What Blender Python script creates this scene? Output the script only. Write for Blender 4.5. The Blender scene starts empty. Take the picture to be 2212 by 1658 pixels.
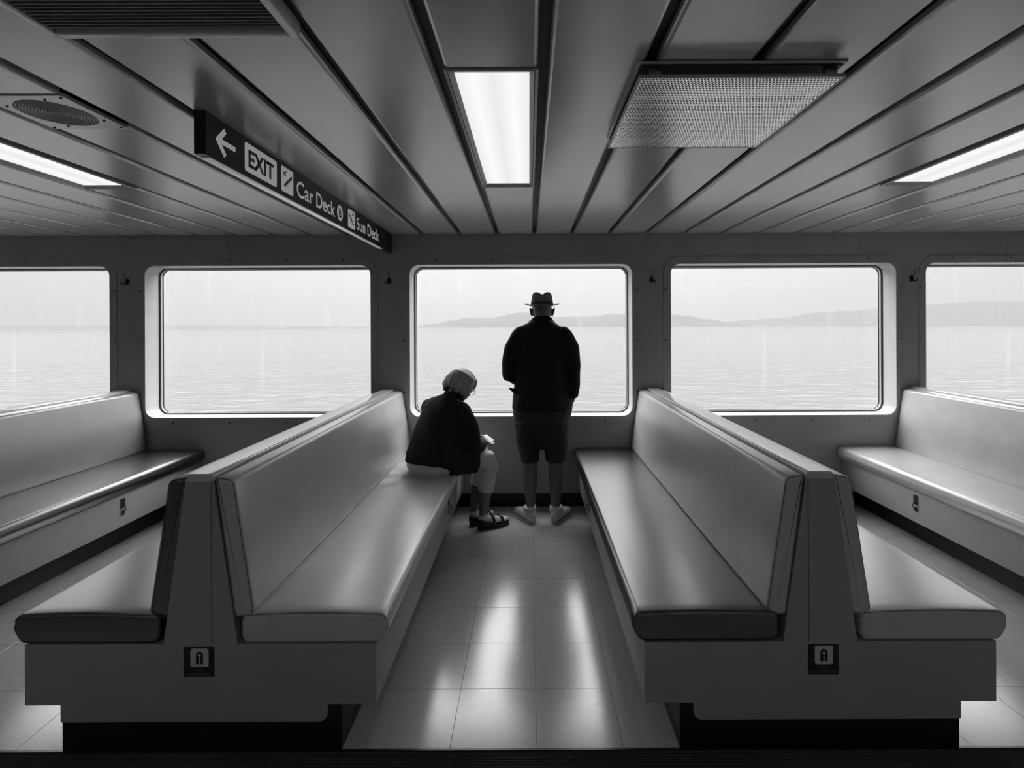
import bpy, bmesh, math, random
from math import pi, sin, cos, sqrt
from mathutils import Vector, Matrix, noise
random.seed(7)
S = bpy.context.scene
COL = S.collection

# ------------------------------------------------------------------ camera, sky, exposure
CAM_H = 1.473
F_PX = 1120.0
cam_d = bpy.data.cameras.new('camera')
cam = bpy.data.objects.new('camera', cam_d); COL.objects.link(cam)
cam.location = (0, 0, CAM_H)
cam.rotation_euler = (pi/2, 0.0045, 0)
cam_d.sensor_fit = 'HORIZONTAL'; cam_d.sensor_width = 36.0
cam_d.lens = 36.0*F_PX/2212.0
cam_d.shift_x = -(1143-1106)/2212.0
cam_d.shift_y = -(829-703)/2212.0
cam_d.clip_start = 0.05; cam_d.clip_end = 120000
S.camera = cam

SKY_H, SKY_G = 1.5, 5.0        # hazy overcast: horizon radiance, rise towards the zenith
W = bpy.data.worlds.new('overcast'); S.world = W; W.use_nodes = True
nt = W.node_tree; nt.nodes.clear()
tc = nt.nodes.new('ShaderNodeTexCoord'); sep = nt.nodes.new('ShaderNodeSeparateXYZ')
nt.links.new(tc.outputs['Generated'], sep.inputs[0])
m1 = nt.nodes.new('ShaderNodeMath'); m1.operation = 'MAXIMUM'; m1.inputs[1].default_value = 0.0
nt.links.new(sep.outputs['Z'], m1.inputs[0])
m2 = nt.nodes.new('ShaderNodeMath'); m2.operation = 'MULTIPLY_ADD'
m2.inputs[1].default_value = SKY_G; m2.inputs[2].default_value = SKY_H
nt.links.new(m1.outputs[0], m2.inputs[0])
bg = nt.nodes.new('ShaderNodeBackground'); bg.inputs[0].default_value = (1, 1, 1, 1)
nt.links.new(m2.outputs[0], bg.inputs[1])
wo = nt.nodes.new('ShaderNodeOutputWorld'); nt.links.new(bg.outputs[0], wo.inputs[0])

LAMP = 0.66                     # radiance of the fluorescent diffusers
S.view_settings.view_transform = 'Standard'; S.view_settings.look = 'None'
S.view_settings.exposure = 0.45; S.view_settings.gamma = 1.0
S.view_settings.use_curve_mapping = False
S.cycles.use_denoising = True
S.cycles.use_adaptive_sampling = True; S.cycles.adaptive_threshold = 0.05
S.cycles.max_bounces = 7; S.cycles.diffuse_bounces = 4; S.cycles.glossy_bounces = 3
S.cycles.transparent_max_bounces = 16; S.cycles.sample_clamp_indirect = 4.0
S.cycles.caustics_reflective = False; S.cycles.caustics_refractive = False

# ------------------------------------------------------------------ materials
def mat(name, g, rough=0.5, ior=1.5, spec=0.5, coat=0.0, coat_rough=0.1, metal=0.0, vary=0.0, vscale=8.0,
        bump=0.0, bscale=200.0, rvary=0.0, obj_random=0.0, sheen=0.0, stretch=None):
    m = bpy.data.materials.new(name); m.use_nodes = True
    n = m.node_tree.nodes; l = m.node_tree.links
    p = n['Principled BSDF']
    p.inputs['Base Color'].default_value = (g, g, g, 1)
    p.inputs['Roughness'].default_value = rough
    p.inputs['IOR'].default_value = ior
    p.inputs['Specular IOR Level'].default_value = spec
    p.inputs['Metallic'].default_value = metal
    p.inputs['Coat Weight'].default_value = coat
    p.inputs['Coat Roughness'].default_value = coat_rough
    p.inputs['Sheen Weight'].default_value = sheen
    t = n.new('ShaderNodeTexCoord'); vec = t.outputs['Object']
    if stretch:
        mp = n.new('ShaderNodeMapping'); mp.inputs['Scale'].default_value = stretch
        l.new(vec, mp.inputs[0]); vec = mp.outputs[0]
    if vary or rvary or obj_random:
        nz = n.new('ShaderNodeTexNoise'); nz.inputs['Scale'].default_value = vscale; nz.inputs['Detail'].default_value = 5
        l.new(vec, nz.inputs['Vector'])
        if vary or obj_random:
            mr = n.new('ShaderNodeMapRange'); mr.inputs['From Min'].default_value = 0.3; mr.inputs['From Max'].default_value = 0.7
            mr.inputs['To Min'].default_value = g*(1-vary); mr.inputs['To Max'].default_value = g*(1+vary)
            l.new(nz.outputs['Fac'], mr.inputs['Value'])
            out = mr.outputs[0]
            if obj_random:
                oi = n.new('ShaderNodeObjectInfo')
                r2 = n.new('ShaderNodeMapRange'); r2.inputs['To Min'].default_value = 1-obj_random; r2.inputs['To Max'].default_value = 1+obj_random
                l.new(oi.outputs['Random'], r2.inputs['Value'])
                mu = n.new('ShaderNodeMath'); mu.operation = 'MULTIPLY'
                l.new(out, mu.inputs[0]); l.new(r2.outputs[0], mu.inputs[1]); out = mu.outputs[0]
            cb = n.new('ShaderNodeCombineColor')
            for k in range(3): l.new(out, cb.inputs[k])
            l.new(cb.outputs[0], p.inputs['Base Color'])
        if rvary:
            mr = n.new('ShaderNodeMapRange'); mr.inputs['From Min'].default_value = 0.3; mr.inputs['From Max'].default_value = 0.7
            mr.inputs['To Min'].default_value = max(rough-rvary, 0.02); mr.inputs['To Max'].default_value = rough+rvary
            l.new(nz.outputs['Fac'], mr.inputs['Value']); l.new(mr.outputs[0], p.inputs['Roughness'])
    if bump:
        nb = n.new('ShaderNodeTexNoise'); nb.inputs['Scale'].default_value = bscale; nb.inputs['Detail'].default_value = 3
        l.new(vec, nb.inputs['Vector'])
        b = n.new('ShaderNodeBump'); b.inputs['Strength'].default_value = bump; b.inputs['Distance'].default_value = 0.002
        l.new(nb.outputs['Fac'], b.inputs['Height']); l.new(b.outputs[0], p.inputs['Normal'])
        if coat: l.new(b.outputs[0], p.inputs['Coat Normal'])
    return m

M = {}
M['wall'] = mat('wall_laminate', 0.37, 0.45, vary=0.06, vscale=3, bump=0.05, bscale=400)
M['ceiling'] = mat('ceiling_panel_paint', 0.42, 0.25, ior=2.3, vary=0.05, vscale=5, bump=0.06, bscale=600, obj_random=0.05)
M['gap'] = mat('ceiling_gap_dark', 0.015, 0.6)
M['tile'] = mat('floor_tile_vinyl', 0.52, 0.20, ior=2.1, vary=0.10, vscale=60, bump=0.03, bscale=90, rvary=0.02, obj_random=0.05)
M['joint'] = mat('floor_joint_dark', 0.26, 0.7)
M['black_rubber'] = mat('black_rubber', 0.022, 0.24, ior=1.7, vary=0.3, vscale=20)
M['base_black'] = mat('black_cove_base', 0.006, 0.5)
M['bench_paint'] = mat('bench_laminate', 0.40, 0.45, vary=0.05, vscale=6, bump=0.08, bscale=300)
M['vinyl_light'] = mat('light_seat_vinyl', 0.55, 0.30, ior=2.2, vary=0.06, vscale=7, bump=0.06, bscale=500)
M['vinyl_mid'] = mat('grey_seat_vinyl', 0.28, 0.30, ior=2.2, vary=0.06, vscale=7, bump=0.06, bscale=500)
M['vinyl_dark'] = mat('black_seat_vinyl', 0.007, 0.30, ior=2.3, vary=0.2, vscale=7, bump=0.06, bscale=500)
M['piping'] = mat('dark_seam', 0.12, 0.5)
M['reveal'] = mat('window_reveal_paint', 0.62, 0.35, vary=0.04)
M['alu'] = mat('aluminium', 0.55, 0.30, metal=1.0, vary=0.05)
M['gasket'] = mat('black_gasket', 0.01, 0.5)
M['steel'] = mat('dull_steel', 0.20, 0.35, metal=1.0, vary=0.2, vscale=30)
M['dark_steel'] = mat('dark_steel', 0.03, 0.4, metal=0.5)
M['sign_black'] = mat('sign_black', 0.008, 0.45)
M['sign_white'] = mat('sign_white_print', 0.70, 0.5)
M['sign_under'] = mat('sign_underside', 0.6, 0.22, ior=1.7)
M['sign_lit'] = mat('sign_backlit_print', 0.70, 0.5)
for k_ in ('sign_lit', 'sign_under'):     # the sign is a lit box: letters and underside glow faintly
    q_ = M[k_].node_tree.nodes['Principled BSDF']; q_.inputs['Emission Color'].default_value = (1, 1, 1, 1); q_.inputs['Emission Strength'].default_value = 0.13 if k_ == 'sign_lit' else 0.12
M['plate_text'] = mat('plate_grey_print', 0.16, 0.5)
M['vent_metal'] = mat('vent_metal', 0.55, 0.32, ior=1.8)
M['perforated'] = mat('perforated_white_sheet', 0.85, 0.25, ior=2.0, metal=0.6)
M['cap_vinyl'] = mat('back_cap_vinyl', 0.6, 0.14, ior=2.9)
M['lamp_frame'] = mat('lamp_frame', 0.34, 0.35)
M['speaker'] = mat('speaker_plate', 0.7, 0.32, ior=1.9, vary=0.06)
M['speaker_mesh'] = mat('speaker_grille', 0.5, 0.45)
M['jacket_man'] = mat('black_jacket_cloth', 0.006, 0.9, vary=0.2, vscale=30, bump=0.4, bscale=150)
M['jacket_woman'] = mat('dark_jacket_cloth', 0.011, 0.9, vary=0.25, vscale=30, bump=0.4, bscale=150)
M['shorts'] = mat('dark_shorts_cloth', 0.022, 0.85, vary=0.25, vscale=12, bump=0.4, bscale=120)
M['trousers'] = mat('pale_trousers_cloth', 0.62, 0.85, vary=0.05, vscale=12, bump=0.3, bscale=120)
M['skin'] = mat('skin', 0.15, 0.5, vary=0.08, vscale=20)
M['hair'] = mat('grey_hair', 0.34, 0.5, vary=0.35, vscale=24, bump=0.6, bscale=60, stretch=(4, 4, 0.6))
M['hat'] = mat('grey_felt_hat', 0.20, 0.8, vary=0.08, vscale=30, bump=0.2, bscale=300)
M['hat_band'] = mat('hat_band', 0.03, 0.7)
M['shoe'] = mat('white_shoe_leather', 0.55, 0.5, vary=0.08, vscale=30)
M['sole'] = mat('pale_rubber_sole', 0.35, 0.7)
M['sandal'] = mat('black_sandal_leather', 0.012, 0.45)
M['sock'] = mat('white_sock', 0.7, 0.9, bump=0.3, bscale=300)
M['paper'] = mat('white_paper', 0.8, 0.8)
M['eye'] = mat('eye', 0.5, 0.2)
M['lip'] = mat('lips', 0.14, 0.5)
M['hill'] = mat('wooded_hill', 0.15, 1.0, vary=0.35, vscale=0.02)
M['house'] = mat('pale_house', 0.8, 0.9)

def emit_mat(name, strength):
    m = bpy.data.materials.new(name); m.use_nodes = True
    n = m.node_tree.nodes; l = m.node_tree.links; n.clear()
    o = n.new('ShaderNodeOutputMaterial'); e = n.new('ShaderNodeEmission')
    # two tubes glow a little brighter through the prismatic diffuser
    t = n.new('ShaderNodeTexCoord'); s = n.new('ShaderNodeSeparateXYZ'); l.new(t.outputs['Object'], s.inputs[0])
    a = n.new('ShaderNodeMath'); a.operation = 'ABSOLUTE'; l.new(s.outputs['X'], a.inputs[0])
    b = n.new('ShaderNodeMath'); b.operation = 'SUBTRACT'; b.inputs[1].default_value = 0.06; l.new(a.outputs[0], b.inputs[0])
    c = n.new('ShaderNodeMath'); c.operation = 'ABSOLUTE'; l.new(b.outputs[0], c.inputs[0])
    d = n.new('ShaderNodeMapRange'); d.inputs['From Max'].default_value = 0.07
    d.inputs['To Min'].default_value = strength*1.08; d.inputs['To Max'].default_value = strength*0.9
    l.new(c.outputs[0], d.inputs['Value']); l.new(d.outputs[0], e.inputs['Strength'])
    l.new(e.outputs[0], o.inputs[0])
    return m
M['lamp'] = emit_mat('lamp_diffuser', LAMP)

def glass_mat():
    m = bpy.data.materials.new('window_glass'); m.use_nodes = True
    n = m.node_tree.nodes; l = m.node_tree.links; n.clear()
    o = n.new('ShaderNodeOutputMaterial')
    tr = n.new('ShaderNodeBsdfTransparent'); gl = n.new('ShaderNodeBsdfGlossy'); gl.inputs['Roughness'].default_value = 0.02
    lw = n.new('ShaderNodeLayerWeight'); pw = n.new('ShaderNodeMath'); pw.operation = 'POWER'; pw.inputs[1].default_value = 5.0
    l.new(lw.outputs['Facing'], pw.inputs[0])
    fr = n.new('ShaderNodeMapRange'); fr.inputs['To Min'].default_value = 0.05; fr.inputs['To Max'].default_value = 1.0
    l.new(pw.outputs[0], fr.inputs['Value'])
    mx = n.new('ShaderNodeMixShader'); l.new(fr.outputs[0], mx.inputs[0]); l.new(tr.outputs[0], mx.inputs[1]); l.new(gl.outputs[0], mx.inputs[2])
    # dried salt streaks running down the pane
    t = n.new('ShaderNodeTexCoord'); mp = n.new('ShaderNodeMapping'); mp.inputs['Scale'].default_value = (9, 9, 0.7)
    l.new(t.outputs['Object'], mp.inputs[0])
    nz = n.new('ShaderNodeTexNoise'); nz.inputs['Scale'].default_value = 1.6; nz.inputs['Detail'].default_value = 4; l.new(mp.outputs[0], nz.inputs['Vector'])
    mr = n.new('ShaderNodeMapRange'); mr.inputs['From Min'].default_value = 0.58; mr.inputs['From Max'].default_value = 0.85
    mr.inputs['To Min'].default_value = 0.0; mr.inputs['To Max'].default_value = 0.16; l.new(nz.outputs['Fac'], mr.inputs['Value'])
    tl = n.new('ShaderNodeBsdfTranslucent'); tl.inputs['Color'].default_value = (.6, .6, .6, 1)
    m2 = n.new('ShaderNodeMixShader'); l.new(mr.outputs[0], m2.inputs[0]); l.new(mx.outputs[0], m2.inputs[1]); l.new(tl.outputs[0], m2.inputs[2])
    l.new(m2.outputs[0], o.inputs[0])
    return m
M['glass'] = glass_mat()

def water_mat():
    m = bpy.data.materials.new('sea_water'); m.use_nodes = True
    n = m.node_tree.nodes; l = m.node_tree.links
    p = n['Principled BSDF']; p.inputs['Base Color'].default_value = (.075, .075, .075, 1)
    p.inputs['Roughness'].default_value = 0.18; p.inputs['IOR'].default_value = 1.33
    t = n.new('ShaderNodeTexCoord')
    mp = n.new('ShaderNodeMapping'); mp.inputs['Scale'].default_value = (0.22, 0.5, 1); mp.inputs['Rotation'].default_value = (0, 0, 0.12)
    l.new(t.outputs['Object'], mp.inputs[0])
    a = n.new('ShaderNodeTexNoise'); a.inputs['Scale'].default_value = 1.0; a.inputs['Detail'].default_value = 4; a.inputs['Distortion'].default_value = 0.6
    l.new(mp.outputs[0], a.inputs['Vector'])
    mq = n.new('ShaderNodeMapping'); mq.inputs['Scale'].default_value = (0.03, 0.07, 1); mq.inputs['Rotation'].default_value = (0, 0, -0.1)
    l.new(t.outputs['Object'], mq.inputs[0])
    c = n.new('ShaderNodeTexNoise'); c.inputs['Scale'].default_value = 1.0; c.inputs['Detail'].default_value = 3
    l.new(mq.outputs[0], c.inputs['Vector'])
    b1 = n.new('ShaderNodeBump'); b1.inputs['Strength'].default_value = 0.6; b1.inputs['Distance'].default_value = 0.5
    l.new(a.outputs['Fac'], b1.inputs['Height'])
    b2 = n.new('ShaderNodeBump'); b2.inputs['Strength'].default_value = 0.15; b2.inputs['Distance'].default_value = 2.0
    l.new(c.outputs['Fac'], b2.inputs['Height']); l.new(b1.outputs[0], b2.inputs['Normal'])
    l.new(b2.outputs[0], p.inputs['Normal'])
    return m
M['water'] = water_mat()

# ------------------------------------------------------------------ helpers
def link(o, parent=None):
    COL.objects.link(o)
    if parent is not None: o.parent = parent
    return o
def obj(name, me, m=None, parent=None, loc=None):
    o = bpy.data.objects.new(name, me)
    if m is not None:
        if not me.materials: me.materials.append(m)
        elif me.materials[0] is not m:
            link(o, parent); o.material_slots[0].link = 'OBJECT'; o.material_slots[0].material = m
            if loc is not None: o.location = loc
            return o
    link(o, parent)
    if loc is not None: o.location = loc
    return o
def bm_mesh(bm, name, smooth=False, angle=None):
    bmesh.ops.recalc_face_normals(bm, faces=bm.faces[:])
    me = bpy.data.meshes.new(name); bm.to_mesh(me); bm.free()
    if smooth:
        me.polygons.foreach_set('use_smooth', [True]*len(me.polygons))
        if angle is not None: me.set_sharp_from_angle(angle=math.radians(angle))
    return me
def empty(name, loc=(0, 0, 0)):
    o = bpy.data.objects.new(name, None); COL.objects.link(o); o.location = loc; o.empty_display_size = 0.1
    return o
def tag(o, label=None, cat=None, group=None, kind=None):
    if label: o['label'] = label
    if cat: o['category'] = cat
    if group: o['group'] = group
    if kind: o['kind'] = kind
    return o
def box(bm, x0, x1, y0, y1, z0, z1):
    v = [bm.verts.new(p) for p in ((x0,y0,z0),(x1,y0,z0),(x1,y1,z0),(x0,y1,z0),(x0,y0,z1),(x1,y0,z1),(x1,y1,z1),(x0,y1,z1))]
    for f in ((0,3,2,1),(4,5,6,7),(0,1,5,4),(1,2,6,5),(2,3,7,6),(3,0,4,7)): bm.faces.new([v[i] for i in f])
def box_mesh(name, b, bevel=0.0, seg=2):
    bm = bmesh.new(); box(bm, *b)
    if bevel: bmesh.ops.bevel(bm, geom=bm.edges[:], offset=bevel, segments=seg, affect='EDGES', profile=0.5)
    return bm_mesh(bm, name, bool(bevel), 40)
def fillet(pts, rad, seg=5):
    """round the corners of a 2-D polygon; rad: one radius or one per corner"""
    out = []; n = len(pts)
    for i, p in enumerate(pts):
        r = rad[i] if isinstance(rad, (list, tuple)) else rad
        p = Vector(p); a = Vector(pts[i-1])-p; b = Vector(pts[(i+1) % n])-p
        if r <= 0: out.append((p.x, p.y)); continue
        la, lb = a.length, b.length; a.normalize(); b.normalize()
        ang = a.angle(b); d = min(r/math.tan(ang/2), la*.49, lb*.49); rr = d*math.tan(ang/2)
        c = p+(a+b).normalized()*(rr/sin(ang/2))
        s = p+a*d-c; e = p+b*d-c
        a0 = math.atan2(s.y, s.x); a1 = math.atan2(e.y, e.x); da = (a1-a0+pi) % (2*pi)-pi
        for k in range(seg+1):
            t = a0+da*k/seg; out.append((c.x+rr*cos(t), c.y+rr*sin(t)))
    return out
def rrect(cx, cz, w, h, r, seg=8):
    return fillet([(cx-w/2, cz-h/2), (cx+w/2, cz-h/2), (cx+w/2, cz+h/2), (cx-w/2, cz+h/2)], r, seg)
def loop_faces(bm, A, B):
    n = len(A)
    for i in range(n): bm.faces.new((A[i], A[(i+1) % n], B[(i+1) % n], B[i]))
def ring(bm, outer, inner, y0, y1):
    """closed frame between two outlines (x,z) from depth y0 to y1"""
    o0 = [bm.verts.new((x, y0, z)) for x, z in outer]; i0 = [bm.verts.new((x, y0, z)) for x, z in inner]
    o1 = [bm.verts.new((x, y1, z)) for x, z in outer]; i1 = [bm.verts.new((x, y1, z)) for x, z in inner]
    loop_faces(bm, o0, i0); loop_faces(bm, o1, i1); loop_faces(bm, o0, o1); loop_faces(bm, i0, i1)
def inset2(poly, d):
    n = len(poly); out = []
    area = sum(poly[i-1][0]*poly[i][1]-poly[i][0]*poly[i-1][1] for i in range(n))
    sg = 1 if area > 0 else -1
    for i in range(n):
        a = Vector(poly[i-1]); p = Vector(poly[i]); b = Vector(poly[(i+1) % n])
        t = (b-a)
        if t.length < 1e-9: out.append(poly[i]); continue
        t.normalize(); nrm = Vector((-t.y, t.x))*sg
        out.append((p.x+nrm.x*d, p.y+nrm.y*d))
    return out
def soft_prism(poly, y0, y1, r, n_end=4, n_mid=1, deform=None):
    """extrude a profile (x,z) along y with softly rounded ends"""
    bm = bmesh.new(); st = []
    for k in range(n_end+1):
        t = pi/2*k/n_end; st.append((y0+r*(1-sin(t)), r*(1-cos(t)) if False else r*(1-sin(t))*0+r*(1-cos(pi/2-t))))
    st = [(y0+r*(1-cos(pi/2*k/n_end)), r*(1-sin(pi/2*k/n_end))) for k in range(n_end+1)]
    st2 = [(y1-r*(1-cos(pi/2*k/n_end)), r*(1-sin(pi/2*k/n_end))) for k in range(n_end, -1, -1)]
    mid = [(st[-1][0]+(st2[0][0]-st[-1][0])*k/n_mid, 0) for k in range(1, n_mid)]
    rings = []
    for y, d in st+mid+st2:
        q = inset2(poly, d)
        vs = []
        for x, z in q:
            p = Vector((x, y, z))
            if deform: p = deform(p)
            vs.append(bm.verts.new(p))
        rings.append(vs)
    for a, b in zip(rings, rings[1:]): loop_faces(bm, a, b)
    bm.faces.new(rings[0]); bm.faces.new(rings[-1])
    return bm
def plate(poly, th, holes=()):
    """flat plate from a 2-D outline with holes, in the (u, v) plane, thickness th along +n"""
    bm = bmesh.new(); edges = []
    for lp in [poly]+list(holes):
        v = [bm.verts.new((a, b, 0)) for a, b in lp]
        edges += [bm.edges.new((v[i], v[(i+1) % len(v)])) for i in range(len(v))]
    bmesh.ops.triangle_fill(bm, use_beauty=True, use_dissolve=False, edges=edges)
    if th:
        r = bmesh.ops.extrude_face_region(bm, geom=bm.faces[:])
        bmesh.ops.translate(bm, verts=[e for e in r['geom'] if isinstance(e, bmesh.types.BMVert)], vec=(0, 0, th))
    return bm
def basis(u, v, n, o=(0, 0, 0)):
    return Matrix(((u[0], v[0], n[0], o[0]), (u[1], v[1], n[1], o[1]), (u[2], v[2], n[2], o[2]), (0, 0, 0, 1)))
def disc(cx, cy, r, n=24): return [(cx+r*cos(2*pi*k/n), cy+r*sin(2*pi*k/n)) for k in range(n)]
def tube_bm(bm, pts, r, seg=8, closed=False):
    P = [Vector(p) for p in pts]; n = len(P); rings = []
    up = None
    for i, p in enumerate(P):
        t = (P[(i+1) % n]-P[i-1]) if closed or 0 < i < n-1 else (P[1]-P[0] if i == 0 else P[-1]-P[-2])
        t.normalize()
        if up is None: up = Vector((0, 0, 1)) if abs(t.z) < .9 else Vector((1, 0, 0))
        a = (up-t*up.dot(t)); a.normalize(); up = a; b = t.cross(a)
        rr = r[i] if isinstance(r, (list, tuple)) else r
        rings.append([bm.verts.new(p+a*rr*cos(2*pi*k/seg)+b*rr*sin(2*pi*k/seg)) for k in range(seg)])
    for a, b in zip(rings, rings[1:]): loop_faces(bm, a, b)
    if closed: loop_faces(bm, rings[-1], rings[0])
    else: bm.faces.new(rings[0][::-1]); bm.faces.new(rings[-1])
def text_mesh(s, w, h, th=0.0006, spacing=1.0, bold=0.012):
    """lettering scaled to a width and a cap height, left edge and baseline at the origin"""
    c = bpy.data.curves.new('lettering', 'FONT'); c.body = s; c.size = 1.0; c.space_character = spacing; c.resolution_u = 4
    c.offset = bold
    o = bpy.data.objects.new('lettering_source', c); COL.objects.link(o)
    dg = bpy.context.evaluated_depsgraph_get(); me = bpy.data.meshes.new_from_object(o.evaluated_get(dg))
    bpy.data.objects.remove(o); bpy.data.curves.remove(c)
    xs = [v.co.x for v in me.vertices]; x0, x1 = min(xs), max(xs)
    for v in me.vertices: v.co = ((v.co.x-x0)*w/(x1-x0), v.co.y*h/0.70, 0)
    bm = bmesh.new(); bm.from_mesh(me); bpy.data.meshes.remove(me)
    r = bmesh.ops.extrude_face_region(bm, geom=bm.faces[:])
    bmesh.ops.translate(bm, verts=[e for e in r['geom'] if isinstance(e, bmesh.types.BMVert)], vec=(0, 0, th))
    return bm
def flat_obj(name, bm, m, parent, mtx):
    bmesh.ops.transform(bm, matrix=mtx, verts=bm.verts[:])
    return obj(name, bm_mesh(bm, name), m, parent)

# ------------------------------------------------------------------ room: shell
YW = 4.24            # inner face of the window wall
ZC = 2.222           # underside of the ceiling panels
XL, XR = -7.55, 7.35
YB = -5.6
WIN = [(-7.41, -5.57), (-5.26, -3.42), (-3.144, -1.288), (-0.981, 0.848), (1.152, 3.004), (3.235, 5.09), (5.30, 7.14)]
WZ0, WZ1 = 0.727, 1.978
def outline(x0, x1, grow=0.0, r=0.085):
    return rrect((x0+x1)/2, (WZ0+WZ1)/2, x1-x0+2*grow, WZ1-WZ0+2*grow, r+grow, 8)

wall = obj('wall_back', None or bm_mesh((lambda b: (bmesh.ops.transform(b, matrix=basis((1,0,0),(0,0,1),(0,1,0),(0,YW,0)), verts=b.verts[:]), b)[1])(
    plate([(XL, -0.05), (XR, -0.05), (XR, 2.40), (XL, 2.40)], 0.205, [outline(a, b) for a, b in WIN])), 'wall_back'), M['wall'])
tag(wall, kind='structure')
for k, (a, b) in enumerate(WIN):
    c = (a+b)/2
    for x in (c-0.245, c+0.62):
        for z0, z1 in ((0.105, WZ0-0.062), (WZ1+0.062, ZC-0.002)):
            bm = bmesh.new(); box(bm, x-0.003, x+0.003, YW-0.0015, YW, z0, z1); obj('seam_strip', bm_mesh(bm, 'seam_strip'), M['wall'], wall)

for nm, b in (('wall_left', (XL-0.1, XL, YB, YW, -0.05, 2.4)), ('wall_right', (XR, XR+0.1, YB, YW, -0.05, 2.4))):
    tag(obj(nm, box_mesh(nm, b), M['wall']), kind='structure')
tag(obj('wall_front', box_mesh('wall_front', (XL, XR, YB-0.1, YB, -0.05, 2.4)), M['wall']), kind='structure')
tag(obj('baseboard_back', box_mesh('baseboard_back', (XL, XR, YW-0.012, YW, 0.0, 0.103), 0.003), M['base_black']), kind='structure')

# windows: lining, cover ring with screws, aluminium frame, gasket, pane
for k, (a, b) in enumerate(WIN):
    e = empty('window_%d' % (k+1), ((a+b)/2, YW, WZ0)); tag(e, kind='structure')
    def put(name, bm, m, smooth=True):
        bmesh.ops.translate(bm, verts=bm.verts[:], vec=(-(a+b)/2, -YW, -WZ0))
        return obj(name, bm_mesh(bm, name, smooth, 35), m, e)
    bm = bmesh.new(); ring(bm, outline(a, b, -0.0005), outline(a, b, -0.007), YW-0.006, YW+0.20); put('lining', bm, M['reveal'])
    bm = bmesh.new(); ring(bm, outline(a, b, 0.052), outline(a, b, 0.0), YW-0.005, YW-0.0005); put('cover_ring', bm, M['wall'])
    bm = bmesh.new(); ring(bm, outline(a, b, -0.0075), outline(a, b, -0.0115), YW+0.152, YW+0.160); put('gasket', bm, M['gasket'])
    bm = bmesh.new(); ring(bm, outline(a, b, -0.0075), outline(a, b, -0.020), YW+0.162, YW+0.182); put('frame', bm, M['reveal'])
    bm = bmesh.new(); ring(bm, outline(a, b, -0.0075), outline(a, b, -0.0235), YW+0.1825, YW+0.190); put('gasket', bm, M['gasket'])
    bm = plate(outline(a, b, -0.010), 0.0); bmesh.ops.transform(bm, matrix=basis((1,0,0),(0,0,1),(0,1,0),(0,YW+0.193,0)), verts=bm.verts[:]); put('pane', bm, M['glass'], False)
    bm = bmesh.new(); w = b-a
    pos = [(a+w*(i+0.5)/4.0, z) for i in range(4) for z in (WZ0-0.036, WZ1+0.036)]+[(x, WZ0+(WZ1-WZ0)*(i+0.5)/3) for i in range(3) for x in (a-0.036, b+0.036)]
    for x, z in pos:
        bmesh.ops.create_uvsphere(bm, u_segments=8, v_segments=4, radius=0.0065, matrix=Matrix.Translation((x, YW-0.005, z)))
    s = put('screw_heads', bm, M['dark_steel']); s['kind'] = 'stuff'

# ------------------------------------------------------------------ floor: tiles with recessed joints
TS = 0.3035; TX0, TY0 = 0.02, 2.106
floor = obj('floor', box_mesh('floor', (XL, XR, YB, YW, -0.06, -0.004)), M['joint']); tag(floor, kind='structure')
tb = bmesh.new(); g = 0.0004
lo = [tb.verts.new(p) for p in ((g, g, -0.004), (TS-g, g, -0.004), (TS-g, TS-g, -0.004), (g, TS-g, -0.004))]
h = 0.0006
md = [tb.verts.new(p) for p in ((g, g, -0.0008), (TS-g, g, -0.0008), (TS-g, TS-g, -0.0008), (g, TS-g, -0.0008))]
hi = [tb.verts.new(p) for p in ((g+h, g+h, 0), (TS-g-h, g+h, 0), (TS-g-h, TS-g-h, 0), (g+h, TS-g-h, 0))]
loop_faces(tb, lo, md); loop_faces(tb, md, hi); tb.faces.new(hi)
tile_me = bm_mesh(tb, 'tile'); tile_me.materials.append(M['tile'])
ix0, ix1 = math.ceil((-2.85-TX0)/TS), math.floor((2.70-TX0)/TS)
rest = bmesh.new()
nrow0 = math.floor((1.80-TY0)/TS)
for j in range(nrow0, 8):
    y = TY0+j*TS
    for i in range(math.floor((XL-TX0)/TS), math.ceil((XR-TX0)/TS)):
        x = TX0+i*TS
        x0, x1 = max(x, XL), min(x+TS, XR); y0, y1 = max(y, 1.806), min(y+TS, YW-0.012)
        if x1-x0 < 0.01 or y1-y0 < 0.01: continue
        full = (x1-x0) > TS-1e-4 and (y1-y0) > TS-1e-4
        if ix0 <= i <= ix1:
            if full: obj('tile', tile_me, M['tile'], floor, (x, y, 0))
            else:
                o = obj('tile', tile_me, M['tile'], floor, (x0, y0, 0)); o.scale = ((x1-x0)/TS, (y1-y0)/TS, 1)
        else:
            box(rest, x0+g, x1-g, y0+g, y1-g, -0.004, 0)
for j in range(0, 23):       # the walkway behind the camera
    y1 = 1.58-j*TS; y0 = max(y1-TS, YB)
    for i in range(math.floor((XL-TX0)/TS), math.ceil((XR-TX0)/TS)):
        x0, x1 = max(TX0+i*TS, XL), min(TX0+(i+1)*TS, XR)
        if x1-x0 > 0.01 and y1-y0 > 0.01: box(rest, x0+g, x1-g, y0+g, y1-g, -0.004, 0)
ro = obj('tiles_beyond', bm_mesh(rest, 'tiles_beyond'), M['tile'], floor); ro['kind'] = 'stuff'

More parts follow.
